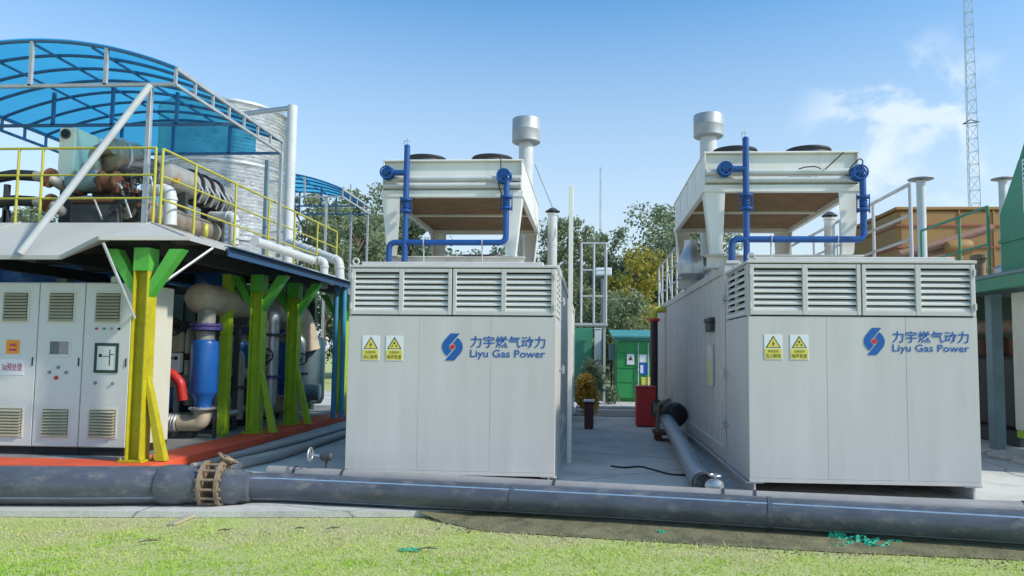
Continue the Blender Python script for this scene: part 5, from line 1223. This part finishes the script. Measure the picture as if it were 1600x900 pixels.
def elbowpipe(label,pts,r,rad=.10,mt='whitepipe',grp='white elbow pipes on the deck'):
    t=thing('elbow_pipe',label,'pipe',pts[-1],grp)
    MB().tube(fillet(pts,rad,8),r,18).build('pipe',M[mt],t)
    b=MB()
    for i in range(1,len(pts)-1):
        for j in (i-1,i+1):
            p=Vector(pts[i]); dd=(Vector(pts[j])-p); l_=dd.length; dd.normalize()
            if l_>rad*1.6: b.lathe([(r,-.02),(r+.012,-.02),(r+.012,.02),(r,.02)],p+dd*rad*1.2,dd,18)
    if b.v: b.build('coupling',M[mt],t)
elbowpipe('white elbow pipe turning down beside the corner railing post',[V(232,297,10.0),V(266,298,9.9),V(266,352,9.9)],.085)
elbowpipe('white elbow pipe turning down in front of the corrugated tank',[V(330,338,12.2),V(366,339,12.0),V(365,382,12.0)],.085)
elbowpipe('thick white pipe running along the deck edge with elbow over the fascia',[Vector((-5.45,11.6,3.25)),Vector((-5.42,14.1,3.24)),Vector((-5.20,14.1,3.24)),Vector((-5.20,14.1,2.70))],.078)
elbowpipe('white pipe along the deck at railing foot ending in a drop beside the lug',[V(452,378,15.8),V(490,393,15.3),V(530,408,14.9),V(532,440,14.9)],.09,.12)
o=MB().torus(V(322,360,10.3),(1,.5,0),.075,.03,22,10).build('valve_ring',M['yellow'],origin=V(322,360,10.3)); tag(o,'yellow ring valve wheel at the foot of the side railing','valve wheel')
t=thing('white_tank','small white tank between the blower and corrugated tank','tank',V(245,300,12.6))
b=MB(); q=V(243,300,12.6); b.lathe([(.0,0),(.22,.01),(.24,.05),(.24,1.05),(.16,1.15),(0,1.18)],(q.x,12.6,DKZ+.35),seg=24); b.build('shell',M['signwhite'],t); b=MB(); b.lathe([(.2,0),(.2,.349)],(q.x,12.6,DKZ),seg=20); b.build('skirt',M['dark_gray'],t)
# ---- corrugated storage tank and its white duct
TY=18.6; tx=(V(258,300,TY).x+V(443,300,TY).x)/2; tr=(V(443,300,TY).x-V(258,300,TY).x)/2*.995
t=thing('storage_tank','tall round tank in bright corrugated cladding behind the shelter deck','tank',(tx,TY,0))
zt_=V(350,150,TY-tr).z; prof=[]; z=.01; k=0
while z<zt_: prof.append((tr-(.0 if k%2 else .05),z)); z+=.045; k+=1
MB().lathe(prof,(tx,TY,0),seg=80).build('cladding',M['corr'],t)
b=MB(); b.lathe([(tr+.02,0),(tr+.02,.05),(tr*.9,.10),(0,.30)],(tx,TY,zt_-.03),seg=64); b.build('roof',M['steel'],t)
for f in (.30,.55,.8): MB().lathe([(tr+.002,-.03),(tr+.02,-.03),(tr+.02,.03),(tr+.002,.03)],(tx,TY,zt_*f),seg=64).build('hoop',M['steel'],t)
xd=V(452,300,16.6).x; zd=V(452,165,16.6).z
t=thing('white_duct','slim white vent duct rising beside the corrugated tank, bent over its top','duct',(xd,16.6,DKZ))
b=MB(); b.cyl((xd,16.62,3.16),(xd,16.62,zd),.115,20); b.build('riser',M['whitepipe'],t)
b=MB(); b.tube([(xd-.02,16.62,zd-.06),(tx+.6,17.4,zd+.02),(tx+.3,18.0,zd-.02)],.07,16); b.build('cross_duct',M['steel'],t)
b=MB()
for zz in (4.2,5.4): b.box(xd-.5,xd-.12,16.6,16.64,zz,zz+.04)
b.build('bracket',M['steel'],t)
# slim grey column rising through the railing
p=V(415,320,13.6); o=MB().box(p.x-.035,p.x+.035,13.57,13.63,DKZ+.001,V(415,250,13.6).z,.004).build('steel_post',M['tealsteel'],origin=(p.x,13.6,DKZ)); tag(o,'slim dark grey post in front of the corrugated tank','post')

# ================================================================== RIGHT-HAND SHELTER, TANKS, MAST
t=thing('plant_shelter','green steel plant shelter edge at the right of the ochre tanks','shelter',(6.1,10,0))  # shelter, cabinet, engine, enclosure and railing: coordinates scaled outward about the camera
b=MB(); b.box(5.88,10,9.75,15.2,2.65,2.70,.006); b.build('deck',M['tealsteel'],t)
b=MB(); b.box(5.90,6.03,9.75,15.2,2.47,2.649,.006); b.build('edge_beam',M['dgreen'],t)
for y in (12.0,):
    b=MB(); b.box(6.28,6.45,y-.09,y+.09,.065,2.469,.006); b.build('column',M['tealsteel'],t)
b=MB(); b.box(6.05,10,14.9,15.1,.065,2.64); b.build('dark_backing',M['dkgreen'],t)
b=MB(); b.box(6.12,10,9.75,15.2,.004,.065,.01)
y=9.8
while y<15: b.box(6.00,6.115,y,y+.5,.004,.06,.006); y+=.68
b.build('kerb_base',M['concrete'],t)
t=thing('cream_cabinet','tall cream cabinet under the edge of the green plant shelter','cabinet',(6.5,10,.065))
b=MB(); b.box(6.24,7.1,9.8,11.28,.43,2.44,.012); b.build('body',M['cabcream'],t)
b=MB(); b.box(6.25,7.08,9.82,11.26,.32,.429,.004); b.build('green_base',M['lime'],t)
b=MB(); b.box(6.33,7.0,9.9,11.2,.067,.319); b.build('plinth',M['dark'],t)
t=thing('engine','dark engine block deep under the green plant shelter','engine',(7.7,13.3,.065))
b=MB(); b.box(6.9,8.6,12.3,14.5,.31,1.5,.05); b.box(6.8,8.7,12.2,14.6,.068,.309,.01); b.build('block',M['dark_gray'],t)
for k in range(4): MB().lathe([(.0,0),(.14,.02),(.17,.1),(.17,.29),(0,.34)],(7.1,12.6+.5*k,1.5),(0,0,1),18).build('cylinder_head',M['rustdk'],t)
b=MB(); b.tube([(6.85,12.2,2.0),(6.85,14.6,2.0)],.12,16); b.build('manifold',M['rust'],t)
t=thing('sound_enclosure','green sloped sound enclosure with white louvre on the right plant shelter','enclosure',(7,10.5,2.70))
X5=6.12
b=MB(); b.prism([(X5,11.28,2.705),(X5,11.28,3.60),(X5,10.76,4.30),(X5,9.83,4.30),(X5,9.83,2.705)],(2.6,0,0)); b.build('casing',M['dgreen'],t)
b=MB(); b.prism([(X5-.03,11.29,3.17),(X5-.03,9.83,3.17),(X5-.03,9.83,3.215),(X5-.03,11.29,3.215)],(.0295,0,0)); b.build('seam_rib',M['dgreen'],t)
f=MB(); f.box(X5-.035,X5-.001,9.85,10.62,3.52,4.27,.004); fo=f.build('louvre',M['signwhite'],t)
q=MB(); q.box(X5-.0375,X5-.0355,9.88,10.59,3.55,4.24); q.build('louvre_shade_plate',M['dark'],fo)  # dark sheet on the face in place of shade between the blades
q=MB()
for k in range(10):
    z=3.555+k*.0685; q.prism([(X5-.062,9.89,z),(X5-.038,9.89,z+.05),(X5-.038,9.89,z+.03)],(0,.69,0))
q.build('louvre_blades',M['signwhite'],fo)
b=MB(); b.tube([(X5+.03,10.74,4.29),(X5+.03,9.89,5.57)],.033,10); b.build('stay_rod',M['dgreen'],t)
railing('stair_railing','green posted handrail on the plant shelter edge before the ochre tanks',[(5.93,y) for y in (11.25,12.1,13.45)],2.705,1.02,(1,.45),'dgreen',.022)
for lab,px0,px1,Y,zt0 in (('ochre boxy tank tallest and nearest the lattice mast',1401,1600,21.5,325),('ochre boxy tank second in the row, stepping out behind the tallest',1371,1560,23.6,338),('ochre boxy tank farthest in the row beside the blue pipe',1355,1530,25.9,350)):
    q=V(px0,zt0,Y); x1_=V(px1,zt0,Y).x; t=thing('ochre_tank',lab,'tank',((q.x+x1_)/2,Y,0),'ochre tanks')
    b=MB(); b.box(q.x,x1_,Y,Y+2.0,.01,q.z,.12); b.build('shell',M['ochre'],t)
    z=q.z-.55
    while z>.6:
        b=MB(); b.box(q.x-.03,x1_+.03,Y-.035,Y+2.03,z,z+.07,.01); b.build('band',M['rustred'],t); z-=.62
    b=MB(); b.box(q.x-.05,x1_+.05,Y-.05,Y+2.05,q.z-.06,q.z+.03,.02); b.build('rim',M['ochre'],t)
    x=q.x+.75
    while x<x1_-.3:
        MB().box(x,x+.05,Y-.03,Y-.001,.05,q.z-.07,.006).build('stiffener',M['ochre'],t); x+=.95
t=thing('ochre_pipework','rusty pink pipes crossing in front of the tallest ochre tank','pipes',V(1490,400,17))
b=MB(); b.tube([V(1405,398,17),V(1480,378,17),V(1550,356,17)],.10,14); b.build('pipe',M['pinkbrown'],t)
b=MB(); b.tube([V(1420,396,17.3),V(1500,382,17.3)],.16,16); b.build('pipe',M['rust'],t)
b=MB(); q=V(1498,387,16.8); b.lathe([(0,-.3),(.16,-.25),(.2,0),(.16,.25),(0,.3)],q,(1,0,.1),20); b.build('float',M['ochre'],t)
b=MB()
for px in (1430,1500): q=V(px,395,17.1); b.cyl((q.x,17.1,.004),(q.x,17.1,q.z+.1),.05,10)
b.build('stand',M['rust'],t)
t=thing('pipe_rack','small grey pipe fittings between right container and green shelter','pipe fittings',V(1535,430,12.5))
b=MB(); q=V(1532,440,12.5); b.cyl((q.x,12.5,2.575),(q.x,12.5,3.1),.08,12); b.lathe([(.0,0),(.15,0),(.15,.06),(0,.06)],(q.x,12.5,3.1),seg=18); b.build('riser',M['rust'],t)
b=MB(); b.lathe([(.12,0),(.14,.02),(.14,.30),(.09,.36),(0,.37)],(q.x+.1,12.0,2.576),seg=18); b.build('pot',M['steel'],t)
chimney('tall slim chimney with a wide disc cap before the ochre tanks',V(1439,300,15.0).x,15.0,.01,V(1439,275,15.0).z,.085,.245,True)
chimney('disc capped chimney half hidden behind the green enclosure',V(1567,300,17.0).x,17.0,.01,V(1567,275,17.0).z,.085,.24,True)
# lattice mast
def mast(label,x,y,z1,w0,w1,step,r,mt):
    t=thing('lattice_mast',label,'mast',(x,y,0),'distant lattice masts')
    n=int(z1/step); P=[]
    for k in range(n+1):
        wv=w0+(w1-w0)*k/n; P.append([(x+wv*.58*math.cos(a),y+wv*.58*math.sin(a),k*step+.01) for a in (R(200),R(340),R(90))])
    b=MB()
    for c in range(3): b.tube([P[k][c] for k in range(n+1)],r,6)
    b.build('leg_tubes',M[mt],t)
    b=MB()
    for k in range(n):
        for c in range(3):
            d=(c+1)%3; b.bar(P[k][c],P[k][d],r*1.1,r*1.1); b.bar(P[k][c] if k%2 else P[k][d],P[k+1][d] if k%2 else P[k+1][c],r*.9,r*.9)
    b.build('lattice',M[mt],t)
    c=MB(); 
    for zz in (.52,.30): z=z1*zz; c.torus((x,y,z),(0,0,1),w0*.62,r*1.6,3,6)
    c.build('stay_ring',M['dark_gray'],t)
mq=V(1521,320,60)
mast('tall grey lattice mast rising beyond the ochre tanks',mq.x,60,39,1.05,.52,1.05,.030,'mastgrey')
mq=V(938,360,120)
mast('faint thin lattice mast far beyond the trees over the alley',mq.x,120,V(938,250,120).z,.45,.22,1.6,.030,'mastgrey')

# ================================================================== TREES
def leaf_quads(cent,rad,n,size,squash=.8):
    u=rng.normal(size=(n,3)); u/=np.linalg.norm(u,axis=1)[:,None]; rr=rad*rng.random(n)**.45
    p=cent+u*rr[:,None]*np.array([1,1,squash])
    a=rng.normal(size=(n,3)); a/=np.linalg.norm(a,axis=1)[:,None]; b=rng.normal(size=(n,3)); b=np.cross(a,b); b/=np.linalg.norm(b,axis=1)[:,None]
    s=size*rng.uniform(.6,1.3,n)[:,None]
    return np.stack([p-a*s*.5,p+b*s*.28,p+a*s*.6,p-b*s*.28],1)
def make_tree(name,label,loc,H,spread,trunk_r,mt,nclump,nleaf,size,low=.3,cr=1.0,lean=0):
    t=thing(name,label,'tree',loc,None); x,y,z=loc
    b=MB(); top=Vector((x+lean,y,z+H*.85)); pts=[Vector((x,y,z-.05)),Vector((x+lean*.2,y,z+H*.25)),Vector((x+lean*.6,y+.1,z+H*.55)),top]
    b.tube(pts,[trunk_r,trunk_r*.8,trunk_r*.5,trunk_r*.12],10); arrs=[]
    for k in range(nclump):
        f=low+(1-low)*random.random()**.8; an=random.uniform(0,6.28); rad=spread*(.25+.75*math.sin(math.pi*min(1,.15+.85*(1-(f-low)/(1-low)*.85))))*random.uniform(.35,1)
        base=Vector((x+lean*f,y,z+H*max(.15,f-.18))); tip=Vector((x+lean*f+rad*math.cos(an),y+rad*math.sin(an),z+H*f))
        b.tube([base,(base+tip)/2+Vector((0,0,-.1*rad)),tip],[trunk_r*.3,trunk_r*.2,.012],6)
        arrs.append(leaf_quads(np.array(tip),cr*random.uniform(.55,1.15),nleaf,size))
        arrs.append(leaf_quads(np.array((base+tip*2)/3),cr*.6*random.uniform(.5,1.1),nleaf//3,size))
    b.build('trunk',M['bark'],t)
    co=np.concatenate(arrs); co-=np.array(loc)
    me=mesh_from_arrays('crown',co,4); me.materials.append(mt); o=bpy.data.objects.new('crown',me); COL.objects.link(o); o.parent=t
    return t
def treeat(px,py,Y): q=atY(px,py,Y); return q.x,q.z
kinds={}
def put(kind,label,px,py,Y,seed,group='trees beyond the yard'):
    random.seed(seed); x,zt=treeat(px,py,Y)
    H0={'euc':10.0,'dense':8.0,'thin':10.0}[kind]
    if kind not in kinds:
        nm={'euc':'eucalyptus_tree','dense':'broadleaf_tree','thin':'eucalyptus_tree'}[kind]
        if kind=='euc': t=make_tree(nm,label,(x,Y,-.05),H0,2.3,.22,M['leafmid'],30,150,.24,.28,.95)
        if kind=='dense': t=make_tree(nm,label,(x,Y,-.05),H0,2.8,.25,M['leafdk'],38,190,.24,.12,1.15)
        if kind=='thin': t=make_tree(nm,label,(x,Y,-.05),H0,1.5,.16,M['leafmid'],17,95,.22,.40,.70)
        kinds[kind]=t; s=zt/H0; t.scale=(s,s,s); t['group']=group; return t
    s=zt/H0; return_=copy_thing(kinds[kind],(x,Y,-.05),random.uniform(0,6.28),(s*random.uniform(.9,1.1),)*2+(s,)); return_['label']=label; return return_
put('euc','loose eucalyptus just left of the cooler beside the shelter',585,300,38,1)
put('dense','dark dense tree low behind the deck railing end',535,345,42,2)
put('thin','thin eucalyptus between the canopy posts',478,305,36,3)
put('thin','thin eucalyptus right of the rear canopy posts',512,312,37,4)
put('dense','dark dense tree seen beneath the left cooler',680,385,44,5)
put('dense','dark tree under the left cooler beside the blue riser',640,352,40,6)
put('euc','eucalyptus behind the small chimney at the alley',862,345,40,7)
put('thin','airy eucalyptus whose tip shows right of the tall slim post',908,350,38,8)
put('thin','airy eucalyptus behind the white access cage',950,362,46,9)
put('dense','dark dense tree at the end of the alley behind the cage',930,420,42,10)
put('dense','dark dense tree low behind the alley green container',985,440,50,11)
put('euc','tall eucalyptus left of the corrugated container roof',1046,325,40,12)
put('dense','dark pointed tree between the yellow tree and tall eucalyptus',1012,400,44,13)
put('euc','eucalyptus mostly hidden by the cooler over the corrugated flank',1085,318,44,14)
put('dense','dark tree behind the dark capped corner of the cooler and stack',1060,385,36,15)
put('dense','dark tree left of the deck machinery beyond the hose pipes',20,335,46,16)
put('thin','thin pale tree far left beyond the deck',60,318,48,17)
put('dense','broad dark tree behind the left container roof',760,395,46,18)
put('euc','loose tree in the gap between railing end and left container',560,330,33,19)
put('euc','hazy eucalyptus just behind the thin far mast',932,372,48,20)
put('dense','dark dense tree right of the access cage, lower than its neighbours',968,402,47,21)
put('thin','thin eucalyptus leaning over the yellow tree',1000,395,45,22)
random.seed(31); x,zt=treeat(990,402,33); t=make_tree('yellow_tree','yellow green leaved tree at the end of the alley','%s'and(x,33,-.05),zt,1.5,.14,M['leafyel'],30,170,.17,.12,.75); 
random.seed(32); x,zt=treeat(970,470,30); t=make_tree('broadleaf_tree','bushy mid green tree between yellow tree and container roof',(x,30,-.05),zt,1.5,.12,M['leafmid'],26,170,.17,.1,.7)
random.seed(33); x,zt=treeat(930,470,31); t=make_tree('broadleaf_tree','shaggy mid green tree behind the access cage uprights',(x,31,-.05),zt,1.4,.12,M['leafmid'],24,150,.17,.1,.7)
# straw bush and a leafy shrub at the alley
def bush(name,label,x,y,r,H,mt,n,size,spiky=False):
    t=thing(name,label,'bush',(x,y,0)); b=MB()
    for k in range(14):
        a=random.uniform(0,6.28); q=r*random.random(); b.tube([(x,y,0),(x+q*.5*math.cos(a),y+q*.5*math.sin(a),H*.5),(x+q*math.cos(a),y+q*math.sin(a),H*random.uniform(.7,1))],[.012,.009,.004],5)
    b.build('stems',M['bark'],t)
    co=np.concatenate([leaf_quads(np.array([x+random.uniform(-.4,.4)*r,y+random.uniform(-.4,.4)*r,H*random.uniform(.3,.8)]),r*.75,n//8,size,1.1) for _ in range(8)]); co-=np.array((x,y,0))
    co[:,:,2]=np.maximum(co[:,:,2],.01)
    me=mesh_from_arrays('foliage',co,4); me.materials.append(mt); o=bpy.data.objects.new('foliage',me); COL.objects.link(o); o.parent=t
bush('straw_bush','straw yellow dry bush above the dark maroon bin',.0,16.4,.28,1.05,M['leafdry'],1500,.09)
bush('leafy_shrub','dark leafy shrub in front of the green cupboard',.12,19.6,.35,1.35,M['leafdk'],900,.12)
bush('low_weeds','low green weeds by the foot of the green container',.62,21.5,.3,.5,M['leafdk'],500,.10)
